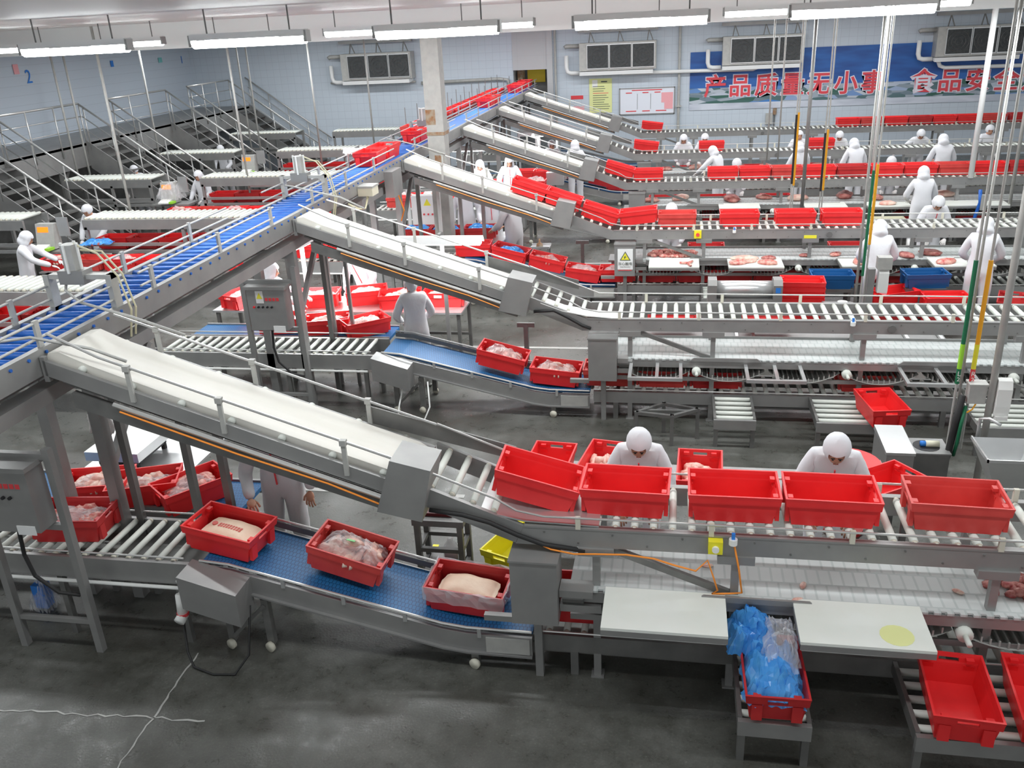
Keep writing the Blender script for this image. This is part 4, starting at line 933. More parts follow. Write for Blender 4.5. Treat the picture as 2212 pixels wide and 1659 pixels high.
# far lines: heaps of carcass meat behind the decks
for i, xs in ((4, (-.55, .1, 1.2, 1.9, 2.6, 3.6, 4.2, 5.6)), (5, (-.3, .5, 1.6, 2.3, 3.6, 4.6, 5.3, 6.4))):
    for k, x in enumerate(xs):
        o = cut(x, Y0[i]+.35+.2*(k % 2), .86, 1.6+.4*(k % 3), k*50, 'mound of cut pork on the belt of the %s line' % ORD[i], 70+k, ('meat', 'meat_pale', 'meat_dark')[k % 3]); o['group'] = 'pork mounds of the %s line' % ORD[i]
for i, xs in ((4, (-.3, .8, 2.2)), (5, (.2, 2.0, 3.4)), (3, (.55, 3.0))):
    for x in xs: crate(x, Y0[i]+1.0, .62, 0, 0, 'red_dark', 'red crate on the far side of the %s line belt' % ORD[i], 'far side crates of the %s line' % ORD[i])
    MB().box(-1.2, 5.0, .8, 1.25, .58, .61).box(-1.15, -1.1, .85, .9, 0, .58).box(4.9, 4.95, 1.15, 1.2, 0, .58).box(-1.15, -1.1, 1.15, 1.2, 0, .58).box(4.9, 4.95, .85, .9, 0, .58).build('side_shelf', 'steel', None, loc=(0, Y0[i], 0), label='steel shelf along the far side of the %s line belt' % ORD[i], cat='shelf')

# ------------------------------------------------------------------ packing tables left of the lines
def table(lab, x0, x1, y0, y1, z):
    t = thing('packing_table', lab, 'table', ((x0+x1)/2, (y0+y1)/2, 0)); a, b = (x1-x0)/2, (y1-y0)/2
    MB().box(-a, a, -b, b, z-.03, z).build('top', 'steel_bright', t)
    for x in (-a+.06, a-.06):
        for y in (-b+.06, b-.06): MB().box(x-.025, x+.025, y-.025, y+.025, 0, z-.03).build('leg', 'steel_dark', t)
    for y in (-b+.06, b-.06): MB().box(-a+.06, a-.06, y-.02, y+.02, .2, .24).build('stretcher', 'steel_dark', t)
    return t
def flat_belt(i, x0, x1, lab):
    t = thing('belt_conveyor', lab, 'conveyor', ((x0+x1)/2, Y0[i]+1.2, 0)); a = (x1-x0)/2
    MB().box(-a, a, -.24, .24, .66, .70).build('belt', 'belt_blue', t)
    for y in (-.27, .24): MB().box(-a, a, y, y+.03, .58, .72).build('side_rail', 'steel', t)
    for x in (-a+.2, 0, a-.2):
        for y in (-.22, .22): MB().box(x-.025, x+.025, y-.025, y+.025, 0, .66).build('leg', 'steel_dark', t)
flat_belt(2, -7.0, -3.95, 'flat blue modular belt behind the packing rollers of the fifth line')
table('bright steel packing table covered with red crates, fifth line', -7.1, -3.1, 12.12, 12.92, .80)
for x, y, rz, s, z, lab, c in ((-6.72, 12.45, 70, 2, .80, 'red crate with clear film at the far end of the packing table', 1), (-5.45, 12.45, 8, 5, .80, 'film-covered red crate before the arm of the reaching worker', 1), (-4.72, 12.62, 20, 6, .80, 'red crate of meat under the bright leaning worker\'s hands', 1), (-4.12, 12.45, 14, 7, .80, 'red crate with white bag and green label on the packing table', 1), (-3.45, 12.55, 2, 8, .80, 'film-covered red crate with a white label at the table corner', 1),
                          (-4.36, 11.45, 40, 9, .71, 'turned red crate of clear bags on the flat blue belt, fifth line', 1), (-4.95, 11.5, 16, 10, .71, 'long-side red crate of film bags on the flat blue belt, fifth line', 1), (-5.65, 11.5, 14, 11, .71, 'red crate behind the control panel stand, fifth line', 1)):
    crate(x, y, z, rz, 0, 'red', lab)
    if c: meat_bag(x, y, z+.11, rz, lab.replace('red crate', 'clear bag of pale meat in the crate', 1)[:90] if False else 'clear meat bag in the ' + {2: 'crate at the far end of the packing table', 5: 'crate before the reaching worker', 6: 'crate under the leaning worker', 7: 'crate with the green label', 8: 'crate with the white label', 9: 'turned crate on the flat belt', 10: 'long-side crate on the flat belt', 11: 'crate behind the panel stand'}[s], s, False, 0, .12, .25, .15)
MB().box(-.06, .06, -.006, 0, -.02, .02).build('paper_label', 'white_plastic', None, loc=(-3.5, 12.335, .98), label='white paper label on the crate at the packing table corner', cat='label')
# sixth line: weighing platform and side table
t = table('low bright steel side table holding the platform scale, sixth line', -6.05, -4.85, 7.12, 8.1, .66)
s_ = thing('platform_scale', 'square stainless platform scale on the low side table', 'scale', (-5.62, 7.52, .66))
MB().box(-.3, .3, -.36, .36, .14, .24).build('platform', 'steel_bright', s_); MB().box(-.22, .22, -.28, .28, .06, .14).build('base', 'dark', s_)
for x in (-.2, .2):
    for y in (-.25, .25): MB().tube((x, y, 0), (x, y, .07), .03, 8).build('foot', 'black_rubber', s_)
# fourth line: table with blue-bagged crates
table('steel packing table with blue-bagged crates, fourth line', -5.5, -3.3, 16.66, 17.5, .78)
for x, y, s, lab in ((-5.12, 16.95, 21, 'left'), (-4.52, 16.9, 22, 'middle'), (-3.82, 17.0, 23, 'right')):
    e = {'left': 'next to the trunk legs', 'middle': 'in the middle of the table', 'right': 'at the worker\'s side'}[lab]
    crate(x, y, .785, 3, 0, 'red_dark', 'red crate of blue-bagged meat on the fourth line table, %s' % e); meat_bag(x, y, .92, 3, 'crumpled blue plastic over meat on the fourth line table, %s' % e, s, True, 0, .14, .27, .17)
meat_bag(-3.28, 16.2, .70, 30, 'loose blue plastic bag hanging at the corner of the fourth line table', 25, True, 0, .2, .14, .12)
MB().box(-.25, .25, -.2, .2, .62, .66).box(-.2, -.16, -.15, .15, 0, .62).box(.16, .2, -.15, .15, 0, .62).build('stool', 'steel_dark', None, loc=(-3.28, 16.2, .03), label='small steel stand under the loose blue bag', cat='stand')
for i in (3, 4, 5):
    flat_belt(i, -7.0, -3.95 if i != 3 else -5.9, 'flat blue modular belt behind the packing rollers of the %s line' % ORD[i])
for k, x in enumerate((-6.7, -6.1)): crate(x, Y0[3]+.34, .83, 0, 0, 'red', 'red crate on the packing rollers under the trunk, fourth line', 'packing crates of the fourth line')
for k, x in enumerate((-6.35, -5.75, -5.2)): crate(x, Y0[4]+.34, .83, 0, 0, 'red_dull' if k == 0 else 'red', 'red crate on the packing rollers of the third line behind the white panel', 'packing crates of the third line')
for k, x in enumerate((-6.6, -5.85, -5.1)):
    crate(x, Y0[4]+1.25, .72, 0, 0, 'red', 'red crate of bright clear bags on the flat belt of the third line', 'flat belt crates of the third line'); meat_bag(x, Y0[4]+1.25, .86, 0, 'bright clear bag of meat on the flat belt of the third line', 3+k, False, 0, .15, .26, .17, 'flat belt bags of the third line')
table('steel packing table with red crates, third line', -5.4, -3.2, 21.75, 22.35, .8)
for x, y, rz, lab in ((-3.55, 22.1, 0, 'red crate with white label in front of a hooded worker, third line'), (-4.5, 22.15, 5, 'red crate between the two lamp-lit hooded workers')): crate(x, y, .80, rz, 0, 'red', lab)
meat_bag(-3.5, 22.1, .95, 0, 'white bag in the labelled crate in front of a hooded worker', 9, False, 0, .16, .25, .16)
for x, y in ((-4.05, 23.4), (-3.4, 23.3)): crate(x, y+.15, .83, 0, 0, 'red', 'red crate on the packing rollers of the second line', 'packing crates of the second line')
sb = thing('steel_box', 'bright steel control box tilted beside the lamp-lit workers', 'box', (-3.1, 22.95, .75)); MB().box(-.22, .22, -.1, .1, .0, .32).build('body', 'steel_bright', sb); MB().box(-.02, .02, -.02, .02, -.75, 0).build('stand', 'steel_dark', sb)
# glass-doored steel cabinet beyond the second line
gc = thing('steel_cabinet', 'grey steel cabinet with glass doors behind the second line incline', 'cabinet', (-4.0, 26.1, 0))
MB().box(-.6, .6, 0, .5, 0, 1.75).build('body', 'steel', gc)
for x in (-.58, .02): d_ = MB().box(x, x+.56, -.02, 0, .1, 1.7).build('door', 'steel_bright', gc); MB().box(x+.06, x+.5, -.03, -.02, .3, 1.6).build('pane', 'fan_dark', d_)

# ------------------------------------------------------------------ control panel stands
def panel_stand(i, lab):
    t = thing('control_stand', lab, 'control panel', (-5.08, Y0[i]-.18, 0), 0, 'control panel stands')
    for x in (-.36, .36): MB().box(x-.03, x+.03, -.03, .03, 0, 2.05 if i > 1 else 1.92).build('leg', 'steel', t)
    for z in (1.83, 1.2): MB().box(-.36, .36, -.025, .025, z, z+.05).build('cross_bar', 'steel', t)
    MB().box(-.33, .33, -.02, .02, .28, .32).build('foot_bar', 'steel', t)
    p = MB().box(-.24, .26, -.17, .03, 1.26, 1.80).box(-.27, .29, -.2, .03, 1.80, 1.84).build('panel', 'steel', t)
    MB().box(-.12, -.02, -.176, -.17, 1.62, 1.78).build('warning_label', 'white_paint', p)
    MB().add([(-.11, -.178, 1.68), (-.03, -.178, 1.68), (-.07, -.178, 1.76)], [(0, 1, 2)]).build('triangle', 'warn_yellow', p)
    MB().box(.06, .22, -.176, -.17, 1.24, 1.32).build('data_plate', 'white_paint', p)
    for k in range(5): MB().tube((-.16+k*.06, -.19, 1.57), (-.16+k*.06, -.17, 1.57), .014, 8).build('button', 'red' if k < 1 else 'dark', p)
    for k in range(4): MB().box(.0+k*.05, .035+k*.05, -.174, -.17, 1.65, 1.69).build('red_letter', 'wall_red', p)
    MB().path([(0, -.1, 1.26), (-.02, -.1, 1.0), (.02, -.1, .8), (.16, -.06, .62), (.3, 0, .56)], .016, 8).build('cable', 'black_rubber', t)
    return t
panel_stand(1, 'steel stand with a grey control panel beside the sixth line packing rollers'); panel_stand(2, 'steel stand with a grey control panel beside the fifth line packing rollers')
t = thing('control_stand', 'pale control panel with warning triangle in a pipe frame, third line', 'control panel', (-5.05, 17.75, 0))
MB().box(-.36, .3, -.1, .1, .62, 1.5).build('panel', 'white_paint', t); MB().add([(-.1, -.103, 1.3), (.06, -.103, 1.3), (-.02, -.103, 1.44)], [(0, 1, 2)]).build('triangle', 'warn_yellow', t)
for k in range(4): MB().tube((-.1+k*.09, -.12, 1.12), (-.1+k*.09, -.1, 1.12), .02, 8).build('button', 'wall_red', t)
for x in (-.45, .4): MB().box(x-.03, x+.03, -.03, .03, 0, 1.62).build('leg', 'white_paint', t)
MB().box(-.7, .9, -.02, .02, 1.58, 1.62).build('cross_bar', 'galv', t)
for x, y in ((-4.38, 16.05), (-3.98, 16.1), (-3.55, 16.1)): MB().box(-.03, .03, -.03, .03, 0, 1.9).build('support_post', 'white_paint' if x < -4.2 else 'steel', None, loc=(x, y, 0), label='upright post under the fourth line incline', cat='post', group='posts under the fourth line incline')
for x in (-4.72, -4.45): MB().box(-.022, .022, -.022, .022, 0, 1.95).build('support_post', 'steel', None, loc=(x, Y0[2]+.9, 0), label='upright square post under the fifth line incline', cat='post', group='posts under the fifth line incline')

# ------------------------------------------------------------------ roller tables left of the trunk
YL = {'b': 15.2, 'c': 19.8, 'd': 24.2, 'e': 28.7, 'a': 10.45}
ORL = {'a': 'fifth', 'b': 'fourth', 'c': 'third', 'd': 'second', 'e': 'first'}
def left_table(k, x0, x1, side):
    t = thing('roller_table', 'pale roller table %s the trunk, %s from the banner wall' % (side, ORL[k]), 'conveyor', ((x0+x1)/2, YL[k], 0), 0, 'roller tables left of the trunk')
    a = (x1-x0)/2
    MB().box(-a, a, 0, .05, 1.40, 1.59).build('front_rail', 'steel', t); MB().box(-a, a, .74, .79, 1.45, 1.60).build('back_rail', 'steel', t)
    rm = roller_mesh('r_tab', .70, .032)
    for j in range(int(2*a/.12)): link('roller', rm, t, (-a+.05+j*.12, .05, 1.60))
    for x in (-a+.05, a*.1, a-.05):
        for y in (.03, .76): MB().box(x-.03, x+.03, y-.03, y+.03, 0, 1.45).build('leg', 'steel', t)
    for z in (1.12, .98): MB().box(-a, a, 0, .04, z-.04, z+.02).build('shelf_rail', 'steel', t)
    MB().box(-a, a, .04, .76, .94, .96).build('shelf', 'steel_dark', t)
for k in 'abcde':
    left_table(k, -11.3, -7.5, 'next to')
    if k != 'a': left_table(k, -15.0 if k != 'b' else -14.6, -12.6, 'beyond the scale gap left of')
for k in 'abcd':
    xs = [-11.0+.7*j for j in range(5)]
    tt = thing('low_table', 'low steel table of red crates before roller table, %s from the banner wall' % ORL[k], 'table', (-9.4, YL[k]-.35, 0), 0, 'low crate tables')
    MB().box(-2.6, 1.9, -.28, .28, .70, .73).build('top', 'steel', tt)
    for x in (-2.5, -.3, 1.8):
        for y in (-.22, .22): MB().box(x-.025, x+.025, y-.025, y+.025, 0, .7).build('leg', 'steel_dark', tt)
    for j, x in enumerate([-11.7+.68*n for n in range(6)]):
        crate(x, YL[k]-.35, .735, (4, -6, 8, 90, -3, 3)[j] if j != 3 else 6, 0, ('red', 'red_dull', 'red', 'red', 'red_dark', 'red')[j], 'red crate on the low table, %s from banner wall, %s from its far end' % (ORL[k], NTH[j]), 'low table crates %s' % ORL[k])
        if j % 2 == 0: meat_bag(x, YL[k]-.35, .84, 0, 'clear film bag on the low table, %s from banner wall, %s from far end' % (ORL[k], NTH[j//2]), 4+j, False, 0, .15, .26, .17, 'low table bags %s' % ORL[k])
    for j, x in enumerate([-10.9+.66*n for n in range(5)]):
        crate(x, YL[k]+.4, .97, 0, 0, 'red_dark' if j % 2 else 'red', 'red crate on the shelf of roller table %s from banner wall, %s from far end' % (ORL[k], NTH[j]), 'shelf crates %s' % ORL[k])
def scale_stand(k, lab, hood=False):
    t = thing('weighing_scale', lab, 'scale', (-12.15, YL[k]+.1, 0))
    MB().box(-.5, .5, -.2, .3, .96, 1.0).build('bench', 'steel', t)
    for x in (-.45, .45):
        for y in (-.15, .25): MB().box(x-.03, x+.03, y-.03, y+.03, 0, .96).build('leg', 'steel', t)
    b = MB().prism_x([(-.08, 1.02), (.16, 1.02), (.16, 1.5), (.02, 1.5)], -.28, .12).build('indicator', 'galv', t)
    MB().prism_x([(-.012, 1.34), (-.016, 1.34), (.004, 1.44), (.008, 1.44)], -.24, .0).build('display', 'orange_led', b)
    MB().prism_x([(-.1, 1.02), (-.3, 1.03), (-.3, 1.06), (-.1, 1.12)], -.24, .04).build('keypad', 'white_plastic', t); MB().box(.05, .14, -.3, -.12, 1.03, 1.08).build('green_keys', 'lime', t)
    MB().box(.18, .42, .05, .08, 1.25, 1.62).build('shield_plate', 'steel_bright', t)
    if hood: link('plastic_hood', bag_mesh(33, .3, .2, .45, 'film', .3), t, (-.05, .02, 1.1))
scale_stand('b', 'weighing scale with orange digits at the fourth gap from the banner wall'); scale_stand('c', 'plastic-hooded weighing scale in the third gap from the banner wall', True); scale_stand('d', 'weighing scale with orange digits in the second gap from the banner wall')
meat_bag(-11.0, YL['b']-.1, 1.14, 10, 'blue and white plastic draped on the shelf rail by the scale', 28, True, 0, .12, .3, .12)
# ------------------------------------------------------------------ people
def hand_mesh(m_):
    def f():
        q = MB(); q.ball((0, .045, 0), .040, .052, .019, 10, 6)
        for k, (x, ln, b) in enumerate(((-.030, .060, .35), (-.010, .075, .3), (.011, .070, .32), (.031, .055, .4))):
            p0 = Vector((x, .08, 0)); p1 = p0+Vector((x*.15, ln*.5, -ln*.12)); p2 = p1+Vector((x*.1, ln*.42*math.cos(b*2), -ln*.5*math.sin(b*2)))
            q.path([p0-Vector((0, .02, 0)), p0, p1, p2], .0088, 6)
        q.path([(.03, .03, 0), (.052, .055, -.006), (.060, .085, -.016)], .0105, 6)
        return q.mesh('hand', m_, True)
    return shared(('hand', m_), f)
ARMS = {'work': ((.27, .10, 1.12), (.17, .36, 1.03)), 'down': ((.26, -.03, 1.12), (.25, .08, .88)), 'reach': ((.29, .22, 1.22), (.20, .50, 1.14)), 'side': ((.34, .05, 1.20), (.52, .16, 1.12))}
def body_mesh(lean, arms, m_, stride):
    def f():
        c, s = math.cos(R(lean)), math.sin(R(lean))
        def up(p):
            x, y, z = p; z -= .95; return (x, y*c+z*s, .95+z*c-y*s)
        V = []; E = []; RR = []
        def v(p, r, par=None):
            V.append(p); RR.append(r)
            if par is not None: E.append((par, len(V)-1))
            return len(V)-1
        pel = v((0, 0, .95), (.155, .125))
        sp = v(up((0, .0, 1.10)), (.165, .13), pel); ch = v(up((0, 0, 1.28)), (.17, .13), sp)
        nk = v(up((0, .01, 1.43)), (.07, .07), ch); h0 = v(up((0, .03, 1.50)), (.072, .08), nk); v(up((0, .045, 1.60)), (.07, .082), h0)
        for sd in (-1, 1):
            ar = arms if isinstance(arms, str) else arms[0 if sd < 0 else 1]
            e_, w_ = ARMS[ar]
            sh = v(up((sd*.155, 0, 1.37)), (.085, .085), ch); el = v(up((sd*e_[0], e_[1], e_[2])), (.064, .064), sh)
            v(up((sd*w_[0], w_[1], w_[2])), (.047, .047), el)
            hp = v((sd*.095, 0, .86), (.11, .115), pel); fy = stride*sd
            kn = v((sd*.11, .03+fy*.5, .50), (.085, .085), hp); an = v((sd*.115, fy, .12), (.070, .075), kn); v((sd*.12, fy+.06, .06), (.05, .05), an)
        me = bpy.data.meshes.new('body'); me.from_pydata(V, E, [])
        o = bpy.data.objects.new('body', me); col.objects.link(o)
        o.modifiers.new('s', 'SKIN'); 
        for k, r in enumerate(RR): me.skin_vertices[0].data[k].radius = r
        me.skin_vertices[0].data[0].use_root = True
        o.modifiers['s'].use_smooth_shade = True
        sb_ = o.modifiers.new('d', 'SUBSURF'); sb_.levels = 2; sb_.render_levels = 2
        dg = bpy.context.evaluated_depsgraph_get(); dg.update()
        out = bpy.data.meshes.new_from_object(o.evaluated_get(dg)); bpy.data.objects.remove(o)
        # soft cloth folds
        for vv in out.vertices:
            p = vv.co; k = noise.noise(p*7)+.6*noise.noise(p*15); vv.co = p+vv.normal*.008*k
        out.materials.clear(); out.materials.append(MATS[m_]); out.materials.append(MATS['skin'])
        hc = Vector(up((0, .04, 1.56)))
        for pl in out.polygons:
            pl.use_smooth = True
            if (pl.center-hc).length < .125: pl.material_index = 1
        out.name = 'body'; return out
    return shared(('body', lean, str(arms), m_, stride), f)
def hood_mesh(style, m_):
    def f():
        q = MB(); n, mm = 20, 14; vs = []; fs = []
        for i in range(mm+1):
            t = math.pi*.93*i/mm
            for k in range(n):
                p = 2*math.pi*k/n; d = Vector((math.sin(t)*math.sin(p), math.sin(t)*math.cos(p), math.cos(t)))
                puff = 1+.03*noise.noise(d*4)
                x, y, z = d.x*.108*puff, d.y*.122*puff-.01, d.z*.125*puff
                if style == 'hood' and t > 1.9: k_ = (t-1.9); x *= 1+1.2*k_; y *= 1+.8*k_; z -= .05*k_
                vs.append((x, y, z))
        for i in range(mm):
            for k in range(n):
                a = i*n+k; c = [vs[a], vs[(i+1)*n+k], vs[(i+1)*n+(k+1) % n], vs[i*n+(k+1) % n]]
                cx = sum(v_[0] for v_ in c)/4; cy = sum(v_[1] for v_ in c)/4; cz = sum(v_[2] for v_ in c)/4
                if cy > .03 and abs(cx) < .068 and -.15 < cz < .03: continue
                if style == 'cap' and cz < -.03 and cy > -.06: continue
                fs.append((a, (i+1)*n+k, (i+1)*n+(k+1) % n, i*n+(k+1) % n))
        q.add(vs, fs); return q.mesh('hood', m_, True)
    return shared(('hood', style, m_), f)
def face_mesh():
    def f():
        q = MB(); q.ball((0, .035, -.035), .066, .075, .09, 14, 10)
        q.add([(-.012, .105, -.05), (.012, .105, -.05), (0, .128, -.048), (0, .108, -.012)], [(0, 1, 2), (0, 2, 3), (1, 3, 2)])
        q.cur = 1
        for x in (-.027, .027): q.ball((x, .102, -.012), .011, .006, .005, 8, 5); q.box(x-.016, x+.016, .098, .104, .004, .009)
        q.cur = 2; q.box(-.02, .02, .098, .104, -.083, -.076)
        return q.mesh('face', ['skin', 'dark', 'lip'], True)
    return shared('face', f)
def boot_mesh(m_):
    def f():
        q = MB(); q.tube((0, 0, .03), (0, 0, .28), .062, 12, .078); q.ball((0, .06, .035), .055, .14, .045, 12, 8); q.v = [(x, y, max(z, 0)) for x, y, z in q.v]
        return q.mesh('boot', m_, True)
    return shared(('boot', m_), f)
def person(x, y, rz, label, lean=12, arms='work', m_='cloth', hood='hood', nod=15, sc_=1.0, stride=.0, gloves=True, group=None, dz=0, boots=True, zip_=False):
    t = thing('person', label, 'person', (x, y, dz), R(rz), group); t.scale = (sc_,)*3
    link('body', body_mesh(lean, arms, m_, stride), t)
    c, s = math.cos(R(lean)), math.sin(R(lean))
    def up(p):
        q, y_, z = p; z -= .95; return Vector((q, y_*c+z*s, .95+z*c-y_*s))
    M_ = Matrix.Translation(up((0, .035, 1.56))) @ Matrix.Rotation(-R(lean*.6+nod), 4, 'X')
    for nm, me in (('hood', hood_mesh(hood, m_)), ('face', face_mesh())):
        o = link(nm, me, t); o.matrix_local = M_
    for sd in (-1, 1):
        ar = arms if isinstance(arms, str) else arms[0 if sd < 0 else 1]
        e_, w_ = ARMS[ar]; e_ = up((sd*e_[0], e_[1], e_[2])); w_ = up((sd*w_[0], w_[1], w_[2]))
        d = (w_-e_).normalized(); zz = Vector((0, 0, 1)); xx = d.cross(zz).normalized(); zz = xx.cross(d)
        mt = Matrix((xx, d, zz)).transposed().to_4x4()
        if sd > 0: mt = mt @ Matrix.Scale(-1, 4, (1, 0, 0))
        mt.translation = w_+d*.01
        o = link('hand', hand_mesh('glove' if gloves else 'skin'), t); o.matrix_local = mt
        if boots: link('boot', boot_mesh('white_plastic'), t, (sd*.115, stride*sd, 0))
    if zip_:
        a, b = up((0, .13, 1.0)), up((0, .135, 1.40)); MB().bar(a+Vector((0, .012, 0)), b+Vector((0, .008, 0)), .012, .012).build('zip', 'wall_red', t)
    return t
person(-.26, 6.98, 180, 'person in white suit and cap bending over the sixth line, nearer the motor cabinet', 27, 'work', 'cloth', 'cap', 20, 1.0, zip_=True, gloves=False)
person(1.36, 6.98, 172, 'person in white suit and cap bending over the sixth line beside the round red table', 29, 'work', 'cloth', 'cap', 18, 1.02, zip_=True, gloves=False)
person(-3.5, 6.62, 190, 'person in grey-white jacket with red zip under the sixth line incline', 8, ('down', 'work'), 'cloth_grey', 'cap', 10, 1.05, zip_=True, gloves=False)
person(-9.3, 9.7, 160, 'person in white mostly hidden behind the trunk near end, boot showing', 5, 'down')
person(-6.05, 11.92, -80, 'person in pale suit reaching over the fifth line packing table', 10, 'reach', 'cloth', 'hood', 10, .98)
person(-4.95, 13.32, 165, 'brightly lit person in white leaning over the fifth line packing table', 30, 'work', 'cloth', 'hood', 15, 1.02, zip_=True)
person(-3.52, 11.2, 25, 'person in grey jacket and grey cap seen from behind at the fifth line', 14, 'work', 'cloth_grey', 'cap', 20, .95)
person(-11.75, 13.95, -70, 'person in white hood working beside the fourth gap low table', 12, 'reach', 'cloth', 'hood', 25)
person(-4.3, 17.85, 185, 'person in open white lab coat at the blue-bagged crates', 4, 'down', 'cloth', 'cap', 10, 1.05, gloves=False)
person(-3.72, 17.8, 180, 'person in white with red zip handling the blue-bagged crates', 6, 'work', 'cloth', 'cap', 20, 1.0, zip_=True, gloves=False)
person(-3.05, 16.5, 60, 'person in long pale coat seen side-on at the blue-bagged crates', 8, 'work', 'cloth_grey', 'cap', 15, 1.06, gloves=False)
person(-4.75, 21.5, 190, 'lamp-lit person in white hood, nearer the trunk, third line', 12, 'work', 'cloth', 'hood', 25)
person(-4.02, 21.45, 195, 'lamp-lit person in white hood holding gloved hands together, third line', 8, 'work', 'cloth', 'hood', 22, 1.04, zip_=True)
person(-3.42, 24.75, 190, 'person in white cap behind the third line incline', 10, 'work', 'cloth', 'cap', 15)
person(-2.62, 23.45, 15, 'tall person in white hood standing with back turned by the second line', 2, 'down', 'cloth', 'hood', 10, 1.07, stride=.06)
person(3.1, 14.12, -5, 'person in white hood seen from behind at the hose poles, fourth line', 14, 'work', 'cloth', 'hood', 20)
person(4.58, 14.1, -15, 'person in white hood seen from behind past the hose poles, fourth line', 10, 'work', 'cloth', 'hood', 20, 1.02)
person(4.8, 18.7, 0, 'person in white hood seen from behind in front of the third line crates', 8, 'work', 'cloth', 'hood', 15, 1.03)
person(4.5, 16.75, 180, 'person in white cap facing the fourth line rollers, head bowed', 28, 'work', 'cloth', 'cap', 30, 1.0, zip_=True)
person(-.08, 16.5, 180, 'person bowed behind a dull red crate, only white cap showing, fourth line', 30, 'work', 'cloth', 'cap', 35)
person(4.25, 22.75, 12, 'person in white hood bent over meat behind the packed crates, third post', 20, 'work', 'cloth', 'hood', 20, 1.06)
person(6.2, 22.75, 0, 'broad person in white hood seen from behind beyond the packed crates', 16, 'work', 'cloth', 'hood', 25, 1.08)
person(3.2, 25.4, 180, 'person in white cap with bare face at the second line, by the poles', 10, 'work', 'cloth', 'cap', 5)
person(2.98, 22.95, 20, 'person in white hood behind the steel grey lamp box, second line', 8, 'work', 'cloth', 'hood', 20)
person(1.04, 22.8, 55, 'person in white hood stretching an arm along the second line', 18, 'reach', 'cloth', 'hood', 20)
person(1.35, 21.55, 180, 'person bowed low behind the packed crates, cap only, third line start', 30, 'work', 'cloth', 'cap', 30)
person(4.7, 21.55, 180, 'person bowed low behind the packed crates, cap only, past the third post', 34, 'work', 'cloth', 'cap', 30)
person(.16, 25.45, 180, 'person in white hood facing out behind the second line near the slope', 16, 'work', 'cloth', 'hood', 25)
person(.73, 25.5, 180, 'person hidden behind a single crate of the second line, cap showing', 16, 'work', 'cloth', 'cap', 20)
person(4.25, 25.5, 175, 'person in white cap bending behind the second line past its last crate', 22, 'work', 'cloth', 'cap', 30)
person(6.25, 25.5, 180, 'person in white cap with spread arms behind the second line rollers', 24, 'side', 'cloth', 'cap', 30)
person(7.95, 25.5, 180, 'person in white cap upright at the far end of the second line', 10, 'work', 'cloth', 'cap', 15)
person(-14.3, 22.0, 180, 'person showing a white cap behind the left third roller table', 14, 'work', 'cloth', 'cap', 20)
person(-11.75, 20.75, 170, 'person in white hood and tan apron beside the plastic-hooded scale', 10, 'work', 'cloth', 'hood', 20)
person(-12.1, 16.75, 180, 'person showing a white cap behind the fourth scale gap', 18, 'work', 'cloth', 'cap', 20)
person(-13.7, 25.7, 180, 'person showing a white cap behind the left second roller table', 12, 'work', 'cloth', 'cap', 20)

# ------------------------------------------------------------------ hanging pipes, hoses, washing posts
def hose_pole(x, y, c, z0, z1, lab, mark=None):
    t = thing('hose_pole', lab, 'pole', (x, y, 0))
    MB().tube((0, 0, .5), (0, 0, 5.03), .014, 8).build('pipe', 'galv', t)
    MB().tube((0, 0, z0), (0, 0, z1), .021, 10).build('sleeve', c, t)
    if mark:
        MB().tube((0, 0, z0), (0, 0, z0+.16), .022, 10).build('label_sleeve', 'green' if mark == 'L' else 'wall_red', t)
        MB().tube((0, 0, z0+.16), (0, 0, z0+.42), .022, 10).build('bright_sleeve', 'lime' if mark == 'L' else 'warn_yellow', t)
        text('marking', mark, .07, 'white_plastic', t, (0, -.023, z0+.11), (R(90), 0, 0), ext=.001); text('marking', '2', .06, 'white_plastic', t, (0, -.023, z0+.05), (R(90), 0, 0), ext=.001)
def pole(x, y, r, z0, lab, m_='galv', z1=5.03):
    MB().tube((0, 0, 0), (0, 0, z1-z0), r, 12).build('hanging_pipe', m_, None, True, loc=(x, y, z0), label=lab, cat='pipe')
hose_pole(2.80, 8.75, 'green', 1.22, 2.48, 'green-sleeved hose pole marked L by the hand basin', 'L'); hose_pole(2.93, 8.75, 'hose_orange', 1.22, 2.48, 'orange-sleeved hose pole marked R by the hand basin', 'R')
pole(2.87, 8.85, .014, .6, 'thin bare pipe between the two hose poles by the hand basin'); pole(3.10, 8.65, .034, 0, 'thick grey service pipe from floor to ceiling by the hand basin')
hose_pole(2.76, 13.45, 'green', 1.0, 2.55, 'green-sleeved hose pole before the fourth line'); hose_pole(2.83, 13.55, 'hose_orange', 1.45, 2.62, 'orange-sleeved hose pole before the fourth line')
pole(2.68, 13.4, .02, .45, 'grey service pipe beside the fourth line washing post'); pole(2.80, 13.7, .03, 2.62, 'white hanging pipe above the fourth line washing post', 'white_paint')
hose_pole(2.21, 18.05, 'dark', 1.55, 2.85, 'dark hose pole before the third line'); hose_pole(2.26, 18.15, 'hose_orange', 1.5, 2.88, 'first orange hose pole before the third line')
hose_pole(2.76, 18.05, 'dark', 1.4, 2.5, 'second dark hose pole before the third line'); hose_pole(2.82, 18.15, 'hose_orange', 1.4, 2.55, 'second orange hose pole before the third line')
pole(2.44, 18.1, .035, .9, 'brownish service pipe between hose poles, third line', 'steel'); pole(5.92, 19.62, .055, 1.33, 'thick white pipe hanging down to the third line rollers', 'white_paint')
pole(6.6, 19.2, .035, .8, 'grey pipe right of the thick white pipe, third line'); pole(2.4, 22.6, .02, 1.3, 'thin pipe before the second line'); pole(2.15, 22.7, .02, 1.3, 'second thin pipe before the second line')
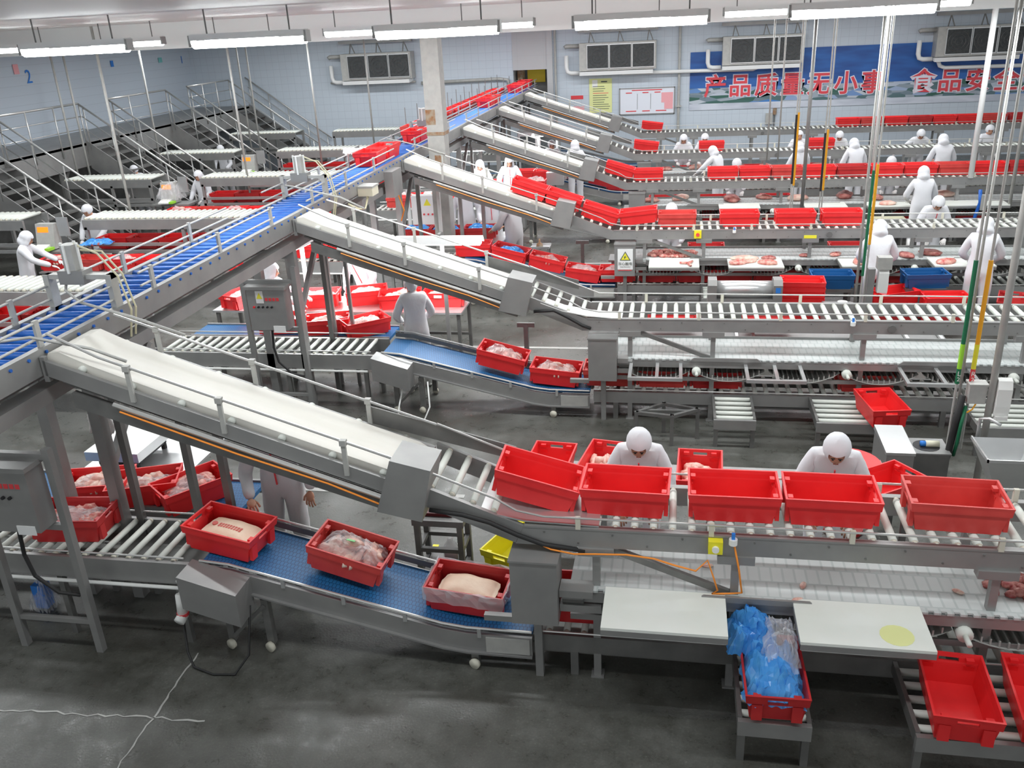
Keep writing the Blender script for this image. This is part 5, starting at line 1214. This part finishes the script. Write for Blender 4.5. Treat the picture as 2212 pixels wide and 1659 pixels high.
for x, y, lab in ((-10.75, 16.0, 'hanging pipe at the fourth roller table from the banner wall'), (-10.15, 20.0, 'hanging pipe at the third roller table from the banner wall'), (-9.86, 24.0, 'hanging pipe at the second roller table from the banner wall'), (-8.95, 26.0, 'hanging pipe between first and second roller tables'), (-15.1, 20.6, 'hanging pipe at the walkway rail, near the blue figure'), (-14.9, 20.8, 'second hanging pipe at the walkway rail'), (-14.2, 23.0, 'pipe hanging between the staircases'), (-13.4, 27.0, 'pipe hanging before the second staircase'), (-12.9, 26.6, 'second pipe hanging before the second staircase')):
    pole(x, y, .026, 1.2, lab)
# washing post with dispenser, sink, boxes
bs = thing('hand_basin', 'deep stainless hand basin on the floor post beyond the faded crate', 'sink', (3.15, 8.1, 0))
q = MB(); o_ = [(-.26, -.24, .82), (.26, -.24, .82), (.26, .26, .82), (-.26, .26, .82)]; i_ = [(-.11, -.10, .46), (.11, -.10, .46), (.11, .10, .46), (-.11, .10, .46)]
q.add(o_+i_, [(0, 1, 5, 4), (1, 2, 6, 5), (2, 3, 7, 6), (3, 0, 4, 7), (4, 5, 6, 7)]); q.add([(x*1.03, y*1.03, z-.012) for x, y, z in o_]+[(x*1.08, y*1.08, z-.02) for x, y, z in i_], [(1, 0, 4, 5), (2, 1, 5, 6), (3, 2, 6, 7), (0, 3, 7, 4), (7, 6, 5, 4)])
q.build('bowl', 'steel_bright', bs); MB().box(-.27, .27, -.25, -.235, .80, .83).box(-.27, -.255, -.25, .27, .80, .83).box(.255, .27, -.25, .27, .80, .83).build('rim', 'steel_bright', bs)
MB().tube((0, 0, 0), (0, 0, .46), .04, 10).build('stem', 'steel', bs); MB().path([(-.2, .3, .7), (-.2, .3, 1.0), (-.14, .24, 1.03), (-.06, .16, 1.0)], .016, 8).build('faucet', 'steel_bright', bs, True)
dp = thing('soap_dispenser', 'white rounded soap dispenser mounted on the thick grey pipe', 'dispenser', (3.193, 8.66, .95))
MB().prism_x([(-.07, 0), (.05, 0), (.05, .36), (.0, .38), (-.05, .36), (-.08, .28), (-.085, .1)], -.06, .07).build('body', 'white_plastic', dp); MB().box(-.05, .06, -.1, -.03, -.04, 0).build('nozzle', 'white_plastic', dp)
jx = thing('switch_box', 'pale grey switch box on the hose poles above the basin', 'box', (2.98, 8.72, 1.04)); MB().box(-.08, .08, -.06, .06, 0, .2).build('body', 'galv', jx); MB().box(-.09, .09, -.07, .07, .19, .21).build('lid', 'galv', jx); MB().path([(0, -.05, 0), (-.03, -.06, -.06), (-.07, -.05, -.1)], .008, 6).build('yellow_wire', 'hose_orange', jx)
MB().path([(2.86, 8.72, 1.1), (2.83, 8.7, .8), (2.80, 8.68, .5), (2.74, 8.66, .1), (2.72, 8.65, .02)], .035, 8).build('bundled_hose', 'black_rubber', None, True, label='thick black hose bundle running down the hose poles', cat='hose')
MB().path([(2.90, 8.7, 1.0), (2.87, 8.66, .8), (2.86, 8.66, .6), (2.85, 8.68, .45)], .018, 8).build('green_hose', 'green', None, True, label='short green hose tied to the black hose bundle', cat='hose')
b1 = thing('knife_box', 'closed stainless box on the floor beside the round red table', 'box', (2.27, 8.72, 0)); MB().box(-.13, .13, -.32, .28, 0, .58).build('body', 'steel', b1); MB().prism_x([(-.33, .57), (.29, .57), (.29, .62), (-.33, .6)], -.14, .14).build('lid', 'steel_bright', b1); MB().box(-.135, -.13, -.2, -.1, .25, .4).build('label', 'pink', b1)
b2 = thing('waste_bin', 'open-topped steel box holding a blue-capped bottle', 'box', (2.6, 8.75, 0))
q = MB(); q.box(-.19, .19, -.17, .17, 0, .5).build('body', 'steel_dark', b2); MB().box(-.20, .20, -.18, .18, .5, .515).build('top', 'steel', b2); MB().tube((0, 0, .515), (0, 0, .518), .13, 20).build('shade_disc', 'dark', b2)  # black disc on the closed top paints in the shaded inside
bt = thing('bottle', 'pale bottle with blue cap lying in the open steel box', 'bottle', (2.62, 8.75, .54)); MB().tube((-.03, 0, 0), (.1, 0, .0), .035, 10).build('body', 'cream', bt, True); MB().tube((-.08, 0, 0), (-.03, 0, 0), .03, 10).build('cap', 'blue_mark', bt, True)
rt = thing('round_table', 'round red plastic table top behind the bending capped worker', 'table', (1.68, 7.9, 0)); MB().tube((0, 0, .70), (0, 0, .74), .29, 28).build('top', 'red', rt); MB().tube((0, 0, .03), (0, 0, .7), .04, 10).build('stem', 'red_dark', rt); MB().tube((0, 0, 0), (0, 0, .03), .2, 16).build('base', 'red_dark', rt)
# fourth-line washing post
wp = thing('washing_post', 'grey washing post with white dispenser before the fourth line', 'post', (2.98, 13.5, 0)); MB().box(-.14, -.04, -.05, .05, 0, 1.1).build('post', 'steel', wp); MB().prism_x([(-.1, .75), (.02, .75), (.02, 1.12), (-.06, 1.14), (-.12, 1.05)], .0, .14).build('dispenser', 'white_plastic', wp); MB().box(-.04, .16, -.16, .0, 1.12, 1.3).build('clear_box', 'galv', wp)
dm = thing('drum_machine', 'stainless steel drum machine standing before the fourth line boards', 'machine', (1.05, 13.2, 0))
MB().tube((-.42, 0, .86), (.40, 0, .86), .13, 20).build('drum', 'steel_bright', dm, True); MB().prism_x([(-.17, .55), (.17, .55), (.17, .96), (.1, 1.03), (-.1, 1.03), (-.17, .96)], -.55, -.42).prism_x([(-.17, .55), (.17, .55), (.17, .96), (.1, 1.03), (-.1, 1.03), (-.17, .96)], .40, .53).build('end_housing', 'steel', dm)
MB().box(-.42, .40, -.16, .16, .55, .74).build('trough', 'steel', dm); MB().box(.43, .5, -.175, -.17, .85, .93).build('blue_badge', 'blue_mark', dm)
for x in (-.5, .48):
    for y in (-.13, .13): MB().box(x-.03, x+.03, y-.03, y+.03, 0, .55).build('leg', 'steel_dark', dm)
bx = thing('steel_box', 'sloped stainless box with round grating beside the nested crates', 'box', (2.35, 13.0, 0)); MB().prism_x([(-.2, 0), (.2, 0), (.2, .68), (-.05, .74), (-.2, .7)], -.18, .22).build('body', 'steel', bx); MB().tube((.08, -.0, .73), (.08, 0, .738), .07, 16).build('grating', 'white_plastic', bx)
crate(4.25, 18.85, .45, 0, 0, 'cream', 'cream plastic crate under the board by the standing worker, third line'); MB().box(-.3, .3, -.2, .2, .4, .44).box(-.28, -.24, -.16, .16, 0, .4).box(.24, .28, -.16, .16, 0, .4).build('crate_stand', 'steel_dark', None, loc=(4.25, 18.85, 0), label='low stand under the cream crate', cat='stand')
cut(4.3, 19.3, .87, 1.4, 0, 'pink pork on the board over the cream crate', 77, 'meat_pale')
bs2 = thing('hose_reel', 'bright blue strap and hose hanging under the thick white pipe', 'hose', (5.95, 19.0, 0)); MB().path([(0, 0, 1.2), (.03, 0, .95), (-.02, 0, .7), (-.05, 0, .45)], .035, 8).build('strap', 'blue_roller', bs2, True); MB().box(-.22, .0, -.1, .1, .3, .62).build('blue_bin', 'blue_crate', bs2); MB().box(-.02, .02, -.02, .02, 0, .5).build('post', 'steel', bs2); MB().box(.03, .1, -.05, .05, .8, 1.1).build('grey_case', 'galv', bs2)

# ------------------------------------------------------------------ things on the sixth line and the aisle
st = thing('steel_stool', 'dark steel stool holding blood-stained tools under the sixth line slope', 'stool', (-2.05, 6.75, 0))
MB().box(-.24, .24, -.17, .17, .60, .66).build('top', 'steel_dark', st)
for x in (-.2, .2):
    for y in (-.14, .14): MB().box(x-.025, x+.025, y-.025, y+.025, 0, .6).build('leg', 'steel_dark', st)
for z in (.32, .08): MB().box(-.2, .2, -.16, -.12, z, z+.04).box(-.2, .2, .12, .16, z, z+.04).box(-.22, -.18, -.14, .14, z, z+.04).box(.18, .22, -.14, .14, z, z+.04).build('rail', 'steel_dark', st)
MB().box(-.16, .1, -.08, .08, 0, .03).build('knife_tray', 'blood', None, loc=(-2.03, 6.74, .662), label='dark blood-stained tool tray on the steel stool', cat='tray')
jg = thing('jug', 'clear plastic jug with red liquid standing under the steel stool', 'jug', (-2.0, 6.78, .125)); MB().lathe([(0, 0), (.07, 0), (.075, .12), (.06, .17), (.03, .2), (.03, .23), (0, .23)], 14).build('body', 'film', jg, True); MB().lathe([(0, .005), (.064, .005), (.066, .08), (0, .08)], 12).build('liquid', 'blood', jg, True)
MB().box(-.08, .08, -.05, .05, 0, .004).build('floor_shelf', 'steel', None, loc=(-2.0, 6.78, .12), label='small steel shelf in the stool', cat='shelf') if False else None
MB().box(-.17, .17, -.12, .12, .10, .12).build('lower_shelf', 'steel_dark', st)
crate(-1.42, 7.05, .0, 68, 0, 'yellow', 'bright yellow crate standing on the floor behind the motor cabinet')
struct('trim_9', MB().box(-2.3, -1.2, 6.4, 6.46, 0, .003).box(-2.3, -2.24, 6.4, 7.2, 0, .003), 'warn_yellow')
es = thing('emergency_stop', 'yellow emergency stop box on the upper rail of the sixth line', 'switch', (.33, Y0[1]-.03, 1.225)); MB().box(-.05, .05, -.03, .03, 0, .1).build('box', 'yellow', es); MB().tube((0, -.05, .045), (0, -.03, .045), .025, 12).build('button', 'white_plastic', es)
es = thing('emergency_stop', 'yellow stop box with red button on the upper rail of the fourth line', 'switch', (.37, Y0[3]-.03, 1.21)); MB().box(-.06, .06, -.03, .03, 0, .13).build('box', 'yellow', es); MB().tube((0, -.05, .065), (0, -.03, .065), .03, 12).build('button', 'wall_red', es)
MB().box(-.1, .1, -.01, 0, 0, .05).build('yellow_plate', 'warn_yellow', None, loc=(2.2, Y0[3]-.005, 1.19), label='yellow plate on the upper rail of the fourth line', cat='plate')
for i, x in ((1, .45), (2, 2.06), (3, .97)):
    sn = thing('photo_sensor', 'white photo sensor with blue tip on the rail of the %s line' % ORD[i], 'sensor', (x, Y0[i]-.035, 1.30)); MB().tube((0, 0, 0), (0, 0, .045), .03, 12).build('base', 'white_plastic', sn); MB().box(-.012, .012, -.012, .012, .045, .09).build('tip', 'blue_mark', sn)
MB().path([(-1.05, Y0[1]-.02, 1.26), (-.85, Y0[1]-.03, 1.17), (-.68, Y0[1]-.03, 1.14), (-.52, Y0[1]-.06, 1.17), (-.3, Y0[1]-.03, 1.16), (-.1, Y0[1]-.03, 1.14), (.05, Y0[1]-.04, 1.10), (.2, Y0[1]-.05, 1.07), (.28, Y0[1]-.04, 1.16), (.33, Y0[1]-.03, 1.0), (.36, Y0[1]-.03, .90), (.32, Y0[1]-.03, .87), (.45, Y0[1]-.03, .88), (.53, Y0[1]-.04, .90), (.50, Y0[1]-.04, 1.1), (.46, Y0[1]-.035, 1.29)], .007, 6).build('sensor_cable', 'orange', None, True, label='loose orange sensor cable along the sixth line upper rail', cat='cable')
MB().path([(-1.75, Y0[1]-.04, 1.46), (-1.5, Y0[1]-.05, 1.44), (-1.3, Y0[1]-.04, 1.38), (-1.1, Y0[1]-.03, 1.28), (-.9, Y0[1]-.02, 1.2), (-.6, Y0[1]-.01, 1.16)], .018, 6).build('cable_bundle', 'black_rubber', None, True, label='black cable bundle under the sixth line roller slope', cat='cable')
MB().path([(-1.7, Y0[2]-.04, 1.44), (-1.45, Y0[2]-.05, 1.46), (-1.3, Y0[2]-.04, 1.38), (-1.1, Y0[2]-.03, 1.26), (-1.0, Y0[2]-.02, 1.22)], .02, 6).build('cable_bundle', 'black_rubber', None, True, label='black cable bundle under the fifth line roller slope', cat='cable')
sp_ = MB(); pts = [(-1.62, 1.53), (-1.35, 1.43), (-1.05, 1.37), (-.75, 1.345), (-.62, 1.34)]
sp_.prism_y([(x, z+.012) for x, z in pts]+[(x, z) for x, z in reversed(pts)], .0, .24).build('plastic_strip', 'white_plastic', None, loc=(0, Y0[2], 0), label='white plastic strip lying over the roller slope of the fifth line', cat='strip')
sp_ = MB(); pts = [(-1.38, 1.44), (-1.05, 1.375), (-.5, 1.36)]
sp_.prism_y([(x, z) for x, z in pts]+[(x, z-.012) for x, z in reversed(pts)], .02, .64).build('slide_plate', 'steel_bright', None, loc=(0, Y0[1], 0), label='shiny slide plate under the tilted crate, sixth line', cat='plate')
pl = thing('power_plug', 'white and red industrial plug hanging by the sixth line packing rollers', 'plug', (-3.92, Y0[1]-.12, .33)); MB().tube((0, 0, .08), (0, 0, .26), .045, 10, .03).build('body', 'white_plastic', pl, True); MB().tube((-.01, -.06, .03), (-.0, .01, .06), .045, 12).build('cap', 'white_plastic', pl, True); MB().tube((0, 0, .06), (0, 0, .085), .05, 10).build('ring', 'wall_red', pl)
MB().path([(-3.92, Y0[1]-.12, .58), (-3.88, Y0[1]-.1, .66), (-3.95, Y0[1]-.06, .68)], .014, 6).build('plug_lead', 'white_plastic', None, True, label='short white lead above the industrial plug', cat='cable')
MB().path([(-3.92, Y0[1]-.13, .36), (-3.9, Y0[1]-.2, .08), (-3.8, Y0[1]-.3, .015), (-3.6, Y0[1]-.36, .012), (-3.42, Y0[1]-.34, .012), (-3.35, Y0[1]-.2, .1), (-3.33, Y0[1]-.08, .5)], .010, 6).build('plug_cable', 'black_rubber', None, True, label='black cable looping on the floor from the industrial plug', cat='cable')
MB().path([(-3.45, Y0[2]-.12, .45), (-3.5, Y0[2]-.22, .2), (-3.5, Y0[2]-.35, .03), (-3.35, Y0[2]-.45, .014), (-3.15, Y0[2]-.4, .02), (-3.08, Y0[2]-.25, .2), (-3.12, Y0[2]-.12, .5)], .011, 6).build('plug_cable', 'white_plastic', None, True, label='white cable looping on the floor by the fifth line drive box', cat='cable')
bo = thing('bagged_bottle', 'blue bottle in a clear bag standing under the packing rollers', 'bottle', (-5.62, 5.82, 0)); MB().box(-.06, .06, -.05, .05, .02, .26).build('bottle', 'blue_mark', bo); link('bag', bag_mesh(40, .1, .09, .33, 'film', .3), bo)
gl = thing('hanging_gloves', 'white rubber gloves hanging from the sixth line incline frame', 'gloves', (-5.0, 6.35, 1.75))
for dx, rz in ((-.06, 20), (.06, -25)): o = link('glove', hand_mesh('glove'), gl, (dx, 0, 0), (R(-80), 0, R(rz))); o.scale = (1.5, 1.5, 1.5)
MB().path([(0, 0, .02), (0, .0, .3), (.15, .0, .6)], .006, 5).build('hook', 'steel_rail', gl)
fs_ = thing('frame_stool', 'open angle-iron stool frame without seat before the fifth line', 'stool', (-.05, 9.78, 0))
c4 = [(-.36, -.12), (.06, -.2), (.36, .02), (-.04, .16)]
for k in range(4):
    a, b = c4[k], c4[(k+1) % 4]; MB().bar((*a, .38), (*b, .38), .04).build('top_bar', 'steel_dark', fs_); MB().box(a[0]-.022, a[0]+.022, a[1]-.022, a[1]+.022, 0, .4).build('leg', 'steel_dark', fs_)
MB().bar((-.3, -.02, .36), (.3, .0, .36), .04).build('middle_bar', 'steel_dark', fs_)
tr_ = thing('tray_table', 'small steel tray table with tools standing in the fourth line aisle', 'table', (-2.72, 17.6, 0)); MB().box(-.2, .2, -.15, .15, .42, .44).box(-.2, .2, -.16, -.14, .44, .47).box(-.2, .2, .14, .16, .44, .47).build('tray', 'steel_bright', tr_)
for x in (-.17, .17):
    for y in (-.12, .12): MB().box(x-.015, x+.015, y-.015, y+.015, 0, .42).build('leg', 'steel', tr_)
MB().lathe([(0, 0), (.07, 0), (.06, .06), (.02, .09), (.015, .16), (0, .16)], 12).build('sharpening_tool', 'rust', None, True, loc=(-2.74, 17.6, .44), label='brown sharpening tool standing on the small tray table', cat='tool')
for i, x in ((3, -2.6), (2, -2.9)): MB().box(-.03, .03, -.03, .03, 0, .9).box(-.12, .12, -.02, .02, .86, .92).build('prop_post', 'steel_dark', None, loc=(x+.9, Y0[i]+1.05, 0), label='short dark prop post behind the %s line blue belt' % ORD[i], cat='post')
q = thing('junction_box', 'beige junction box with hoses on the trunk rail by the fourth line', 'box', (-4.70, 12.9, 2.42)); MB().box(-.03, .2, -.14, .14, 0, .12).build('body', 'cream', q); MB().box(-.03, .21, -.15, .15, .12, .15).build('lid', 'galv', q)
for s in (0, .06): MB().path([(.1, -.1+s, 0), (.12, -.3, -.15), (.1, -.6+s, -.1), (.05, -.8, .02)], .012, 6).build('hose', 'hose_cream', q, True)
q = thing('switch_cabinet', 'grey switch cabinet hung on the trunk side before the fourth line', 'box', (-4.68, 14.3, 2.15)); MB().box(-.05, .1, -.25, .25, 0, .42).build('body', 'steel', q); MB().path([(.05, .1, 0), (.1, .2, -.3), (.0, .3, -.5)], .012, 6).build('wire', 'orange', q)
